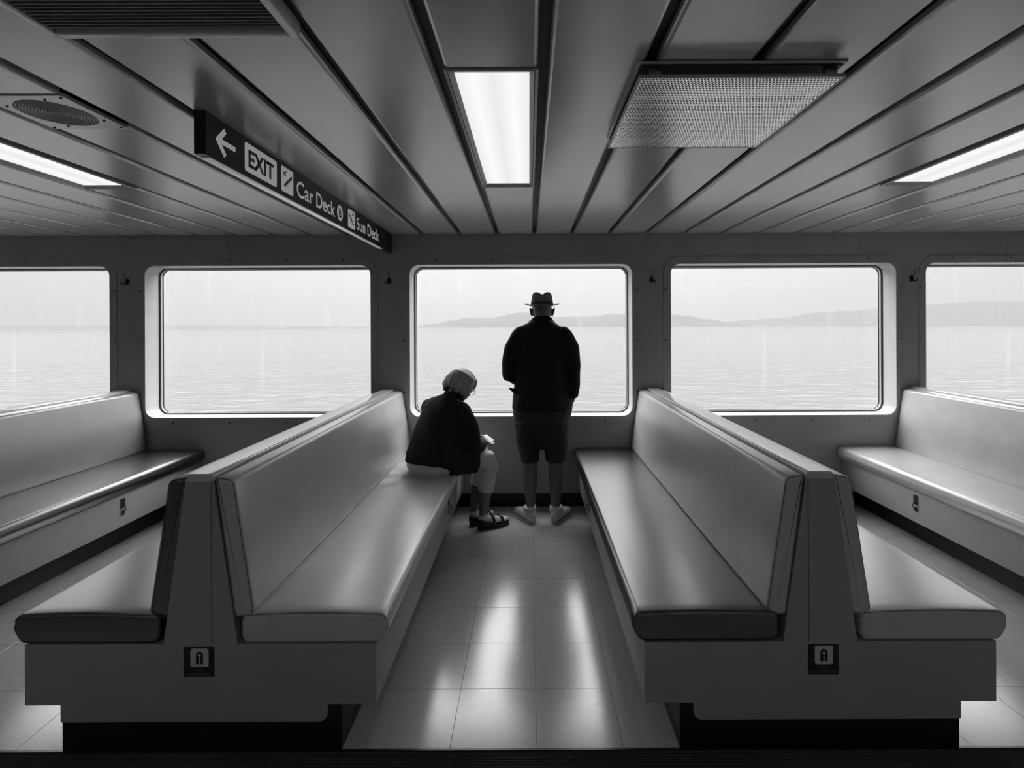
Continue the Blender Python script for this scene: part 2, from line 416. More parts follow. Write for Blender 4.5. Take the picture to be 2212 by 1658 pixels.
# ribbed black rubber strip across the floor in front of the benches
bm = bmesh.new(); prof = []; y = 1.584; pitch = 0.0125
nr = 17
for k in range(nr):
    for t in range(6):
        prof.append((y+pitch*(k+t/6.0), 0.0005+0.0050*max(0.0, sin(pi*t/4.0) if t < 4 else 0)))
prof.append((y+pitch*nr, 0.0005))
A = [bm.verts.new((XL, p[0], p[1])) for p in prof]; B = [bm.verts.new((XR, p[0], p[1])) for p in prof]
for i in range(len(A)-1): bm.faces.new((A[i], B[i], B[i+1], A[i+1]))
box(bm, XL, XR, 1.584, 1.584+pitch*nr, -0.004, 0.0003)
box(bm, XL, XR, 1.7966, 1.8052, -0.004, 0.003)
tag(obj('trim_1', bm_mesh(bm, 'trim_1', True, 60), M['black_rubber']), kind='structure')

# ------------------------------------------------------------------ ceiling: long panels with dark gaps
GX0, GP, GW = 0.045, 0.3062, 0.030
ceil = obj('ceiling', box_mesh('ceiling', (XL, XR, YB, YW, ZC+0.028, ZC+0.08)), M['gap']); tag(ceil, kind='structure')
PW = GP-GW
def panel_mesh(y0, y1, w=PW):
    poly = [(-w/2, 0.022), (-w/2+0.002, 0.008), (-w/2+0.006, 0.0025), (-w/2+0.013, 0.0), (w/2-0.013, 0.0), (w/2-0.006, 0.0025), (w/2-0.002, 0.008), (w/2, 0.022)]
    bm = bmesh.new()
    a = [bm.verts.new((x, y0, z)) for x, z in poly]; b = [bm.verts.new((x, y1, z)) for x, z in poly]
    loop_faces(bm, a, b); bm.faces.new(a); bm.faces.new(b)
    return bm_mesh(bm, 'panel', True, 12)
LIGHT_COLS = (-15, -8, -1, 6, 13); LIGHT_ROWS = ((1.507, 2.797),)
FILL_COLS = (-19, -15, -12, -8, -5, -1, 3, 6, 10, 13, 17); FILL_ROWS = ((-5.35, -0.55),)   # unseen strip lights added behind the camera to brighten the bench ends
pc = {}
def panel(i, y0, y1):
    key = (round(y0, 3), round(y1, 3))
    if key not in pc: pc[key] = panel_mesh(y0, y1)
    return obj('panel', pc[key], M['ceiling'], ceil, (GX0+(i+0.5)*GP, 0, ZC))
for i in range(math.ceil((XL-GX0)/GP), math.floor((XR-GX0)/GP)):
    cuts = []
    if i in LIGHT_COLS: cuts += list(LIGHT_ROWS)
    if i in FILL_COLS: cuts += list(FILL_ROWS)
    if i == -6: cuts += [(1.665, 1.945)]
    ys = [YB]
    for c in sorted(cuts): ys += [c[0]-0.002, c[1]+0.002]
    ys.append(YW-0.001)
    for a, b in zip(ys[::2], ys[1::2]): panel(i, a, b)

# fluorescent ceiling lights
def ceiling_light(i, y0, y1, label, group='fluorescent ceiling lights'):
    cx = GX0+(i+0.5)*GP; cy = (y0+y1)/2; L = y1-y0
    e = empty('ceiling_light', (cx, cy, ZC+0.026)); tag(e, label, 'ceiling light', group)
    def rb(w, l): return [(-w/2, -l/2), (w/2, -l/2), (w/2, l/2), (-w/2, l/2)]
    bm = bmesh.new()                       # outer flange, then a sloping inner lip
    levels = [(PW+0.002, L, 0.0), (PW+0.002, L, -0.029), (PW-0.016, L-0.014, -0.031), (PW-0.019, L-0.017, -0.028), (PW-0.022, L-0.020, -0.031), (PW-0.052, L-0.084, -0.018), (PW-0.052, L-0.084, 0.0)]
    R = [[bm.verts.new((x, y, z)) for x, y in rb(w, l)] for w, l, z in levels]
    for a, b in zip(R, R[1:]): loop_faces(bm, a, b)
    loop_faces(bm, R[-1], R[0])
    obj('frame', bm_mesh(bm, 'frame'), M['lamp_frame'], e)
    obj('diffuser', box_mesh('diffuser', (-(PW-0.052)/2, (PW-0.052)/2, -(L-0.084)/2, (L-0.084)/2, -0.0190, -0.014)), M['lamp'], e)
    return e
LL = {(-8, 0): 'long lit ceiling light on the left beyond the hanging exit sign',
      (-1, 0): 'bright rectangular ceiling light in the middle of the ceiling',
      (6, 0): 'long lit ceiling light on the right beyond the perforated air panel'}
for i in LIGHT_COLS:
    for r, (a, b) in enumerate(LIGHT_ROWS):
        ceiling_light(i, a, b, LL.get((i, r), ('lit ceiling light at the outer left end of the cabin' if i < 0 else 'lit ceiling light at the outer right end of the cabin')))

for i in FILL_COLS:
    for a, b in FILL_ROWS: ceiling_light(i, a, b, 'long unseen strip light added behind the viewer as fill for the bench ends')

# loudspeaker set into a panel
sx = GX0+(-6+0.5)*GP; sy = 1.805
e = empty('ceiling_speaker', (sx, sy, ZC)); tag(e, 'square pale loudspeaker plate with round grille set in ceiling', 'speaker')
bm = plate(rrect(0, 0, PW, 0.278, 0.006, 3), 0.012, [disc(0, 0, 0.112, 40)]); flat_obj('plate', bm, M['speaker'], e, basis((1,0,0),(0,1,0),(0,0,1),(0,0,-0.004)))
bm = bmesh.new()
for k in range(13):
    r = 0.006+k*0.0083
    tube_bm(bm, [(r*cos(2*pi*t/36), r*sin(2*pi*t/36), -0.0025) for t in range(36)], 0.0030, 6, True)
s = obj('grille_ring', bm_mesh(bm, 'grille_ring', True), M['speaker_mesh'], e); s['kind'] = 'stuff'
obj('cone', (lambda b: bm_mesh(b, 'cone'))(plate(disc(0, 0, 0.112, 40), 0.006)), M['speaker_mesh'], e, (0, 0, 0.0015))
for k in range(4):
    for rr in (0.128, 0.176):
        t = pi/4+k*pi/2 if rr > 0.15 else k*pi/2+0.5
        x, y = rr*cos(t), rr*sin(t)
        bm = bmesh.new(); bmesh.ops.create_uvsphere(bm, u_segments=8, v_segments=5, radius=0.0045)
        obj('screw', bm_mesh(bm, 'screw', True), M['dark_steel'], e, (max(-.128, min(.128, x)), max(-.128, min(.128, y)), -0.004))

# return-air grille with slats (top left)
gx0, gx1, gy0, gy1, gz = -1.165, -0.560, 0.665, 1.275, ZC-0.040
e = empty('air_grille', ((gx0+gx1)/2, (gy0+gy1)/2, ZC)); tag(e, 'slatted metal return air grille at upper left of ceiling', 'air vent')
ox, oy = (gx0+gx1)/2, (gy0+gy1)/2
def part_box(name, b, m, bev=0.0):
    return obj(name, box_mesh(name, (b[0]-ox, b[1]-ox, b[2]-oy, b[3]-oy, b[4]-ZC, b[5]-ZC), bev), m, e)
fw = 0.024
for b in ((gx0, gx0+fw, gy0, gy1, gz, ZC-0.0005), (gx1-fw, gx1, gy0, gy1, gz, ZC-0.0005), (gx0+fw, gx1-fw, gy0, gy0+fw, gz, ZC-0.0005), (gx0+fw, gx1-fw, gy1-fw, gy1, gz, ZC-0.0005)):
    part_box('frame_bar', b, M['vent_metal'], 0.003)
part_box('backing', (gx0+fw, gx1-fw, gy0+fw, gy1-fw, ZC-0.004, ZC-0.001), M['gap'])
sm = bmesh.new(); sl = (gx1-gx0)/2-fw
for s_ in (0,):
    v = [sm.verts.new(p) for p in ((-sl, -0.0045, -0.006), (sl, -0.0045, -0.006), (sl, 0.0045, 0.006), (-sl, 0.0045, 0.006))]
    w = [sm.verts.new((q.co.x, q.co.y+0.0008, q.co.z-0.0012)) for q in v]
    sm.faces.new(v); sm.faces.new(w); loop_faces(sm, v, w)
slat_me = bm_mesh(sm, 'slat')
y = gy0+fw+0.008
while y < gy1-fw-0.004:
    obj('slat', slat_me, M['vent_metal'], e, (0, y-oy, gz+0.009-ZC)); y += 0.0128

# perforated air diffuser hung under the ceiling (top right)
dx0, dx1, dy0, dy1 = 0.316, 0.905, 1.472, 2.062; dz = ZC-0.046
e = empty('air_diffuser', ((dx0+dx1)/2, (dy0+dy1)/2, ZC)); tag(e, 'square perforated metal air diffuser hung below the ceiling', 'air vent')
ox, oy = (dx0+dx1)/2, (dy0+dy1)/2
part_box('top_plate', (dx0-0.004, dx1+0.004, dy0-0.004, dy1+0.004, ZC-0.006, ZC-0.0005), M['vent_metal'], 0.002)
part_box('shade_sheet', (dx0+0.006, dx1-0.006, dy0+0.006, dy1-0.006, ZC-0.0099, ZC-0.0061), M['gap'])  # black sheet stands in for the shade inside, so the holes read dark
bm = bmesh.new(); NX, NY = 58, 50; W2, H2 = dx1-dx0-0.016, dy1-dy0-0.016
cw, chh = W2/NX, H2/NY
for j in range(NY):
    sh = 0.5*cw if j % 2 else 0.0
    for i in range(NX-(1 if j % 2 else 0)):
        x = -W2/2+i*cw+sh; y = -H2/2+j*chh
        o_ = [(x, y), (x+cw, y), (x+cw, y+chh), (x, y+chh)]; q = 0.21
        i_ = [(x+cw*q, y+chh*q), (x+cw*(1-q), y+chh*q), (x+cw*(1-q), y+chh*(1-q)), (x+cw*q, y+chh*(1-q))]
        a = [bm.verts.new((p[0], p[1], 0)) for p in o_]; b = [bm.verts.new((p[0], p[1], 0)) for p in i_]; c = [bm.verts.new((p[0], p[1], 0.0012)) for p in i_]
        d = [bm.verts.new((p[0], p[1], 0.0012)) for p in o_]
        loop_faces(bm, a, b); loop_faces(bm, b, c); loop_faces(bm, c, d)
    if j % 2:
        for x in (-W2/2, W2/2-0.5*cw):
            y = -H2/2+j*chh; bm.faces.new([bm.verts.new(p) for p in ((x, y, 0), (x+.5*cw, y, 0), (x+.5*cw, y+chh, 0), (x, y+chh, 0))])
obj('perforated_sheet', bm_mesh(bm, 'perforated_sheet'), M['perforated'], e, (0, 0, dz-ZC))['kind'] = 'stuff'
for b in ((dx0, dx0+0.008, dy0, dy1, dz-0.001, dz+0.009), (dx1-0.008, dx1, dy0, dy1, dz-0.001, dz+0.009), (dx0+0.008, dx1-0.008, dy0, dy0+0.008, dz-0.001, dz+0.009), (dx0+0.008, dx1-0.008, dy1-0.008, dy1, dz-0.001, dz+0.009)):
    part_box('edge_flange', b, M['vent_metal'], 0.001)
for x, y in ((dx0+0.05, dy0+0.03), (dx1-0.03, dy0+0.03), (dx0+0.05, dy1-0.04), (dx1-0.05, dy1-0.04)):
    part_box('hanger', (x-0.018, x+0.018, y-0.006, y+0.006, dz+0.0015, ZC-0.0101), M['alu'])
bm = plate(disc(0, 0, 0.19, 40), 0.016, [disc(0, 0, 0.175, 40)])
obj('duct_neck', bm_mesh(bm, 'duct_neck'), M['gap'], e, (0, 0, -0.0265))
bm = plate(disc(0, 0, 0.174, 40), 0.002); obj('duct_opening', bm_mesh(bm, 'duct_opening'), M['gap'], e, (0, 0, -0.0125))

# ------------------------------------------------------------------ hanging direction sign
fx, bx_ = -1.115, -1.153; sy0, sy1 = 1.785, 4.222; sz0, sz1 = ZC-0.152, ZC-0.0005
e = empty('hanging_sign', ((fx+bx_)/2, (sy0+sy1)/2, ZC)); tag(e, 'long black hanging sign with white arrow and EXIT, Car Deck, Sun Deck lettering', 'sign')
ox, oy, oz = (fx+bx_)/2, (sy0+sy1)/2, ZC
poly = fillet([(bx_-ox, sy0-oy), (fx-ox, sy0-oy), (fx-ox, sy1-oy), (bx_-ox, sy1-oy)], [0.004, 0.014, 0.003, 0.003], 5)
bm = plate(poly, sz1-sz0); obj('box', bm_mesh(bm, 'box', True, 40), M['sign_black'], e, (0, 0, sz0-ZC))
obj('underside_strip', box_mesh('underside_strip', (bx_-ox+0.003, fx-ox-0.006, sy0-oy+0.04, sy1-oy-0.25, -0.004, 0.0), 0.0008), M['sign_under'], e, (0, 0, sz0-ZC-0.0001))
SB = lambda u, v, d=0.0002: basis((0, 1, 0), (0, 0, 1), (1, 0, 0), (fx-ox+d, u-oy, v-oz))
zm = (sz0+sz1)/2
def seg_poly(p, q, w):
    p = Vector(p); q = Vector(q); t = (q-p).normalized(); n = Vector((-t.y, t.x))*w/2
    return [tuple(p-n), tuple(q-n), tuple(q+n), tuple(p+n)]
def join_plates(polys, th):
    bm = bmesh.new()
    for k, pl in enumerate(polys):
        lo_ = [bm.verts.new((x, y, -k*0.00002)) for x, y in pl]; hi_ = [bm.verts.new((x, y, th+k*0.00002)) for x, y in pl]
        bm.faces.new(lo_); bm.faces.new(hi_); loop_faces(bm, lo_, hi_)
    return bm
arrow = join_plates([seg_poly((0.012, 0), (0.118, 0), 0.019), seg_poly((0.0, -0.006), (0.052, 0.046), 0.020), seg_poly((0.0, 0.006), (0.052, -0.046), 0.020)], 0.0006)
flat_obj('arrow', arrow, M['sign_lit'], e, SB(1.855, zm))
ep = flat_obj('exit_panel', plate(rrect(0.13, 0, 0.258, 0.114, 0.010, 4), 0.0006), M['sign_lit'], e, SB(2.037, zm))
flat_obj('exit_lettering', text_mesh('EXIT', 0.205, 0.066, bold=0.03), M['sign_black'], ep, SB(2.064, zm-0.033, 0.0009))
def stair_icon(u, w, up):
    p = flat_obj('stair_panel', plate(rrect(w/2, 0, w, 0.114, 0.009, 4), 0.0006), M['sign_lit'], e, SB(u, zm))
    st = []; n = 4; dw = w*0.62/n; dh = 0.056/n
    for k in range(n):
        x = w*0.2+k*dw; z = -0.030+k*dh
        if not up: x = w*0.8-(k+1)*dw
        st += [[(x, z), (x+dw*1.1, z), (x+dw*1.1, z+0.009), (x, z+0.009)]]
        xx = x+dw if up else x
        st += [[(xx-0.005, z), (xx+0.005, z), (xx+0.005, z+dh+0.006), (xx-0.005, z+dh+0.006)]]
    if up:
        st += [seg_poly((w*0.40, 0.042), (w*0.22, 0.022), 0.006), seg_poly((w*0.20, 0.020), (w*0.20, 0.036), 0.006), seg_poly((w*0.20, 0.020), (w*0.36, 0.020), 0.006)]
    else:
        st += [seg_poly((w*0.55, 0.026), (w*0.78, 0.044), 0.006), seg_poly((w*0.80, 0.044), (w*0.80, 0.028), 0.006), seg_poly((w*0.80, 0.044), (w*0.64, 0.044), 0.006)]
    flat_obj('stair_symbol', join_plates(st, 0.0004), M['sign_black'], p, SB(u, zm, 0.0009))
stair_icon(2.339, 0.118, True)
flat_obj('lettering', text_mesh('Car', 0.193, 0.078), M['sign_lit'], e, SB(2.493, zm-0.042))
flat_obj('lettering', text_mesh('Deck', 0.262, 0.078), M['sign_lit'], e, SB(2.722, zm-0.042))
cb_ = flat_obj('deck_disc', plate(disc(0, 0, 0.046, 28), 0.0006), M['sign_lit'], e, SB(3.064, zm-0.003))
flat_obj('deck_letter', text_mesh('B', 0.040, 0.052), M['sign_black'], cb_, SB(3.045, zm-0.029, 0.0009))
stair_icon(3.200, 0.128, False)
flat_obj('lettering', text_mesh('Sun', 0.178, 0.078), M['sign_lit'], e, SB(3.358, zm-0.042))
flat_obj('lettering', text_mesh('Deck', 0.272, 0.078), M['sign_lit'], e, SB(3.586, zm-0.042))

# ------------------------------------------------------------------ benches
BY0, BY1 = 1.800, YW-0.014
L = BY1-BY0
cache = {}
def seat_profile():
    # from the back (u=0.14) to the front (u=0.651), slightly crowned
    top = [(0.141, 0.100), (0.20, 0.106), (0.30, 0.1085), (0.42, 0.1085), (0.55, 0.106), (0.62, 0.100)]
    pts = fillet([(0.141, 0.0), (0.626, 0.0), (0.654, 0.050), (0.642, 0.100), (0.141, 0.100)], [0.028, 0.034, 0.03, 0.026, 0.020], 6)
    out = []
    for x, z in pts:
        if z > 0.06: z += 0.0075*max(0, sin(pi*(x-0.141)/0.51))
        out.append((x, z))
    # add crown points along the top
    i = max(range(len(out)), key=lambda k: (out[k][1] > 0.09, out[k][0]))
    res = []
    for k, p in enumerate(out):
        res.append(p); q = out[(k+1) % len(out)]
        if p[1] > 0.095 and q[1] > 0.095 and p[0]-q[0] > 0.1:
            for t in range(1, 14):
                x = p[0]+(q[0]-p[0])*t/14; res.append((x, 0.100+0.0075*sin(pi*(x-0.141)/0.51)))
    return res
SEATP = seat_profile()
BACKP = fillet([(0.112, 0.462), (0.184, 0.458), (0.113, 0.942), (0.046, 0.952)], [0.016, 0.032, 0.024, 0.012], 6)
BACKP = [(x+(0.006*sin(pi*(z-0.44)/0.5) if x > 0.046+0.066*(0.95-z)/0.5+0.03 else 0), z) for x, z in BACKP]
def seat_mesh(side, dent=False):
    key = ('seat', side, dent)
    if key not in cache:
        poly = [(side*x, z+0.3755) for x, z in SEATP]
        def df(p):
            q = p.copy()
            q.z += 0.0004*noise.noise(Vector((p.x*5, p.y*2.2, 3)))*2 if p.z > 0.45 else 0
            if dent and p.z > 0.44:
                dx, dy = p.x-0.46, p.y-1.75
                q.z -= 0.032*math.exp(-(dx*dx/0.035+dy*dy/0.05))
                r = sqrt(dx*dx+dy*dy)
                if 0.15 < r < 0.55: q.z += 0.004*sin(9*math.atan2(dy, dx))*math.exp(-((r-0.30)/0.09)**2)
            return q
        cache[key] = bm_mesh(soft_prism(poly, -0.004, L, 0.014, 4, 60, df), 'seat_cushion', True, 60)
    return cache[key]
def back_mesh(side):
    key = ('back', side)
    if key not in cache:
        cache[key] = bm_mesh(soft_prism([(side*x, z) for x, z in BACKP], 0.004, L, 0.014, 4, 30), 'back_cushion', True, 60)
    return cache[key]
def pipe_mesh(which, side):
    key = ('pipe', which, side)
    if key not in cache:
        bm = bmesh.new()
        if which == 'seat':
            pts = [(side*x, -0.0015, z+0.3755) for x, z in inset2(SEATP, 0.0035) if z > 0.07]
            pts.sort(key=lambda p: side*p[0])
        else:
            pts = [(side*x, 0.0065, z) for x, z in inset2(BACKP, 0.0035)]
        if which == 'seat': tube_bm(bm, pts, 0.0012, 6)
        else: tube_bm(bm, pts, 0.0011, 6, True)
        cache[key] = bm_mesh(bm, 'piping', True)
    return cache[key]
def one(key, fn):
    if key not in cache: cache[key] = fn()
    return cache[key]
def bench(cx, label, mats, m, dent=False):
    """mats: left seat, left back, right seat, right back; m: which way the end seam sits"""
    e = empty('bench', (cx, BY0, 0)); tag(e, label, 'bench', 'double benches standing against the window wall')
    obj('plinth', one('plinth', lambda: box_mesh('plinth', (-0.487, 0.487, 0.004, L, 0.0003, 0.1635), 0.004)), M['base_black'], e)
    obj('base', one('base', lambda: box_mesh('base', (-0.6098, 0.6098, 0.005, L, 0.1642, 0.3738), 0.002)), M['bench_paint'], e)
    def ap():
        pts = [(-0.610, 0.164), (-0.487, 0.164), (-0.487, 0.104), (0.440, 0.104), (0.440, 0.164), (0.610, 0.164), (0.610, 0.374), (-0.610, 0.374)]
        bm = plate(fillet(pts, [0.001, 0, 0.001, 0.036, 0, 0.001, 0.001, 0.001], 6), 0.006)
        bmesh.ops.transform(bm, matrix=basis((m, 0, 0), (0, 0, 1), (0, -1, 0), (0, 0.0048, 0)), verts=bm.verts[:])
        return bm_mesh(bm, 'end_face')
    obj('end_face', one(('apron', m), ap), M['bench_paint'], e)
    # back frame: a tapering core, two end panels with a seam between them, a cap along the top
    obj('back_core', one('core', lambda: bm_mesh(soft_prism([(-0.125, 0.3745), (0.125, 0.3745), (0.043, 0.945), (-0.043, 0.945)], 0.006, L, 0.002, 1), 'back_core')), M['bench_paint'], e)
    xs = 0.040
    def ep(a):
        half = lambda z: 0.128-(z-0.375)*0.080/0.57
        if a == 0: pts = [(-half(0.375), 0.3745), (xs-0.0015, 0.3745), (xs-0.0015, 0.945), (-half(0.945), 0.945)]
        else: pts = [(xs+0.0015, 0.3745), (half(0.375), 0.3745), (xs+0.005, 0.945), (xs+0.0015, 0.945)]
        bm = plate(pts, 0.008); bmesh.ops.transform(bm, matrix=basis((m, 0, 0), (0, 0, 1), (0, -1, 0), (0, 0.0058, 0)), verts=bm.verts[:])
        return bm_mesh(bm, 'end_panel')
    for a in (0, 1): obj('end_panel', one(('end', a, m), lambda: ep(a)), M['bench_paint'], e)
    obj('back_cap', one('cap', lambda: bm_mesh(soft_prism(fillet([(-0.0455, 0.938), (0.0455, 0.938), (0.0455, 0.964), (-0.0455, 0.964)], [0, 0, 0.009, 0.009], 4), -0.004, L, 0.004, 3, 8), 'back_cap', True, 14)), M['cap_vinyl'], e)
    for side, sm_, bm_ in ((-1, mats[0], mats[1]), (1, mats[2], mats[3])):
        s = obj('seat_cushion', seat_mesh(side, dent and side == 1), M[sm_], e); obj('piping', pipe_mesh('seat', side), M['piping'], s)
        b = obj('back_cushion', back_mesh(side), M[bm_], e); obj('piping', pipe_mesh('back', side), M['piping'], b)
        # hasp on the locker front under the seat
        def hasp():
            bm = bmesh.new(); x = side*0.610
            box(bm, min(x, x+side*0.005), max(x, x+side*0.005), 1.60, 1.635, 0.285, 0.345)
            tube_bm(bm, [(x+side*0.004, 1.617, 0.300), (x+side*0.020, 1.617, 0.292), (x+side*0.022, 1.617, 0.270), (x+side*0.004, 1.617, 0.262)], 0.004, 6)
            box(bm, min(x, x+side*0.006), max(x, x+side*0.006), 1.605, 1.630, 0.240, 0.268)
            return bm_mesh(bm, 'hasp')
        obj('hasp', one(('hasp', side), hasp), M['steel'], e)
    return e
def preserver_plate(e, dx):
    PB = lambda u, v, d=0.0: basis((1, 0, 0), (0, 0, 1), (0, -1, 0), (dx+u, -0.0006-d, v))
    p = flat_obj('notice_plate', plate(rrect(0, 0, 0.106, 0.104, 0.002, 2), 0.0012), M['sign_black'], e, PB(0, 0.312)); p['label'] = 'small black ADULT LIFE PRESERVERS plate'
    flat_obj('symbol_panel', plate(rrect(0, 0, 0.063, 0.064, 0.008, 5), 0.0005), M['sign_white'], p, PB(0.002, 0.327, 0.0013))
    # life vest: horseshoe collar over two panels
    arch = [(0.0125*cos(t), 0.009+0.0125*sin(t)) for t in [pi*k/12 for k in range(13)]]
    vest = arch+[(-0.0125, -0.020), (-0.0105, -0.0225), (-0.004, -0.0225), (-0.002, -0.020), (-0.0015, 0.0035)]
    hole = [(0.0052*cos(t), 0.0085+0.0052*sin(t)) for t in [pi*1.4-(pi*1.8)*k/12 for k in range(13)]]
    vest += hole[:]+[(0.0015, 0.0035), (0.002, -0.020), (0.004, -0.0225), (0.0105, -0.0225), (0.0125, -0.020)]
    flat_obj('vest_symbol', plate(vest, 0.0004), M['sign_black'], p, PB(0.002, 0.327, 0.0019))
    flat_obj('lettering', text_mesh('ADULT', 0.035, 0.0085, 0.0004), M['plate_text'], p, PB(-0.0155, 0.281, 0.0013))
    flat_obj('lettering', text_mesh('LIFE PRESERVERS', 0.086, 0.0085, 0.0004), M['plate_text'], p, PB(-0.042, 0.2665, 0.0013))
CX = [-3.295, -1.145, 1.005, 3.155]
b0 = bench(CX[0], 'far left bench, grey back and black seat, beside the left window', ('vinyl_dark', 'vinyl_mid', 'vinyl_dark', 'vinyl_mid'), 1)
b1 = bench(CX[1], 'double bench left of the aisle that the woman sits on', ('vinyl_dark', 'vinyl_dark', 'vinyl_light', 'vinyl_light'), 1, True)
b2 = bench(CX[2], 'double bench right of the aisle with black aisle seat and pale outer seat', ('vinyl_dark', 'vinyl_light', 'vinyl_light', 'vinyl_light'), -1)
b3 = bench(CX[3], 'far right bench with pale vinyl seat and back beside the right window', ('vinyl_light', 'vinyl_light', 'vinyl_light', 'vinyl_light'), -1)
preserver_plate(b1, -0.005); preserver_plate(b2, 0.010)

# ------------------------------------------------------------------ coat hooks on the piers
for x, lab in ((-3.285, 'small metal coat hook left of the left window'), (-1.142, 'small metal coat hook between the left and middle windows'),
               (1.004, 'small metal coat hook between the middle and right windows'), (3.128, 'small metal coat hook right of the right window')):
    e = empty('coat_hook', (x, YW, 1.845)); tag(e, lab, 'coat hook', 'coat hooks on the window piers')
    bm = plate(rrect(0, 0, 0.030, 0.048, 0.010, 4), 0.004); flat_obj('plate', bm, M['dark_steel'], e, basis((1,0,0),(0,0,1),(0,-1,0),(0,-0.0002,0)))
    bm = bmesh.new(); tube_bm(bm, [(0, -0.003, 0.010), (0, -0.020, 0.016), (0.002, -0.034, 0.030), (0.003, -0.042, 0.056), (0.003, -0.044, 0.072)], [0.006, 0.005, 0.004, 0.004, 0.005], 8)
    obj('upper_prong', bm_mesh(bm, 'upper_prong', True), M['steel'], e)
    for s in (-1, 1):
        bm = bmesh.new(); tube_bm(bm, [(s*0.004, -0.003, -0.006), (s*0.012, -0.018, -0.020), (s*0.020, -0.030, -0.022), (s*0.024, -0.036, -0.006)], [0.005, 0.0045, 0.004, 0.0045], 8)
        obj('lower_prong', bm_mesh(bm, 'lower_prong', True), M['dark_steel'], e)

# ------------------------------------------------------------------ people
def limb(bm, pts, ref=(1, 0, 0), seg=18, cap0=True, cap1=True):
    """loft of ellipses along a path: pts = [((x,y,z), ra, rb)], ra along ref"""
    P = [Vector(p[0]) for p in pts]; ref = Vector(ref); secs = []
    n = len(P)
    fr = []
    for i in range(n):
        t = (P[min(i+1, n-1)]-P[max(i-1, 0)]).normalized()
        a = ref-t*ref.dot(t)
        if a.length < 0.05: a = Vector((0, 1, 0))-t*t.y
        a.normalize(); fr.append((t, a, t.cross(a)))
    def sec(c, a, b, ra, rb): return [bm.verts.new(c+a*ra*cos(2*pi*k/seg)+b*rb*sin(2*pi*k/seg)) for k in range(seg)]
    if cap0:
        t, a, b = fr[0]; r = min(pts[0][1], pts[0][2])
        for s, d in ((0.35, 0.93), (0.72, 0.68)): secs.append(sec(P[0]-t*r*d, a, b, pts[0][1]*s, pts[0][2]*s))
    for i in range(n):
        t, a, b = fr[i]; secs.append(sec(P[i], a, b, pts[i][1], pts[i][2]))
    if cap1:
        t, a, b = fr[-1]; r = min(pts[-1][1], pts[-1][2])
        for s, d in ((0.72, 0.68), (0.35, 0.93)): secs.append(sec(P[-1]+t*r*d, a, b, pts[-1][1]*s, pts[-1][2]*s))
    for A, B in zip(secs, secs[1:]): loop_faces(bm, A, B)
    bm.faces.new(secs[0][::-1]); bm.faces.new(secs[-1])
def ball(bm, c, rx, ry, rz, rot=None):
    mt = Matrix.Translation(c) @ (rot.to_4x4() if rot else Matrix.Identity(4)) @ Matrix.Diagonal((rx, ry, rz, 1))
    bmesh.ops.create_uvsphere(bm, u_segments=24, v_segments=14, radius=1.0, matrix=mt)
def fuse(name, bm, voxel, m, parent, base, smooth=4, wrinkle=0.0, wscale=14, disp=None):
    """one continuous surface from overlapping volumes"""
    bmesh.ops.recalc_face_normals(bm, faces=bm.faces[:])
    me = bpy.data.meshes.new(name+'_src'); bm.to_mesh(me); bm.free()
    o = bpy.data.objects.new(name+'_src', me); COL.objects.link(o)
    r = o.modifiers.new('remesh', 'REMESH'); r.mode = 'VOXEL'; r.voxel_size = voxel; r.use_smooth_shade = True
    s = o.modifiers.new('smooth', 'SMOOTH'); s.iterations = smooth; s.factor = 0.5
    dg = bpy.context.evaluated_depsgraph_get(); out = bpy.data.meshes.new_from_object(o.evaluated_get(dg))
    bpy.data.objects.remove(o); bpy.data.meshes.remove(me)
    out.name = name; b = Vector(base)
    nr = [v.normal.copy() for v in out.vertices]
    for v, nn in zip(out.vertices, nr):
        c = v.co.copy()
        if wrinkle:
            w = noise.noise(Vector((c.x*wscale, c.y*wscale, c.z*wscale*0.55)))+0.5*noise.noise(Vector((c.x*wscale*2.2, c.y*wscale*2.2, c.z*wscale)))
            c += nn*w*wrinkle
        if disp: c += nn*disp(c)
        v.co = c-b
    out.polygons.foreach_set('use_smooth', [True]*len(out.polygons))
    out.materials.clear()
    return obj(name, out, m, parent)
def hand(bm, w, d, back, thumb_side, curl=0.5, s=1.0):
    """palm and five fingers; w wrist, d finger direction, back = back-of-hand normal, thumb_side = +-1"""
    w = Vector(w); d = Vector(d).normalized(); bk = Vector(back); bk = (bk-d*bk.dot(d)).normalized(); sd = d.cross(bk)*thumb_side
    limb(bm, [(w, .026*s, .020*s), (w+d*.030*s, .036*s, .017*s), (w+d*.065*s, .041*s, .015*s), (w+d*.092*s, .040*s, .012*s)], sd, 14)
    for k, (off, ln) in enumerate(((.030, .070), (.010, .080), (-.010, .074), (-.030, .058))):
        p = w+d*.088*s+sd*off*s; pts = [(p-d*.02*s, .0095*s, .0095*s), (p, .0092*s, .0092*s)]
        a = 0.0
        for q in range(3):
            a += curl*(0.55+0.15*k*0.3); v = d*cos(a)-bk*sin(a); p = p+v*ln*s*(0.45, 0.32, 0.23)[q]
            pts.append((p, (.0086, .0080, .0068)[q]*s, (.0086, .0078, .0062)[q]*s))
        limb(bm, pts, sd, 10)
    p = w+d*.022*s+sd*.026*s; v = (d*.7+sd*.6-bk*.25).normalized(); q = p+v*.040*s; r = q+(d*.9+sd*.15-bk*.35).normalized()*.032*s; t = r+(d*.9-bk*.45).normalized()*.024*s
    limb(bm, [(p, .014*s, .012*s), (q, .0115*s, .011*s), (r, .010*s, .0095*s), (t, .0078*s, .007*s)], sd, 10)

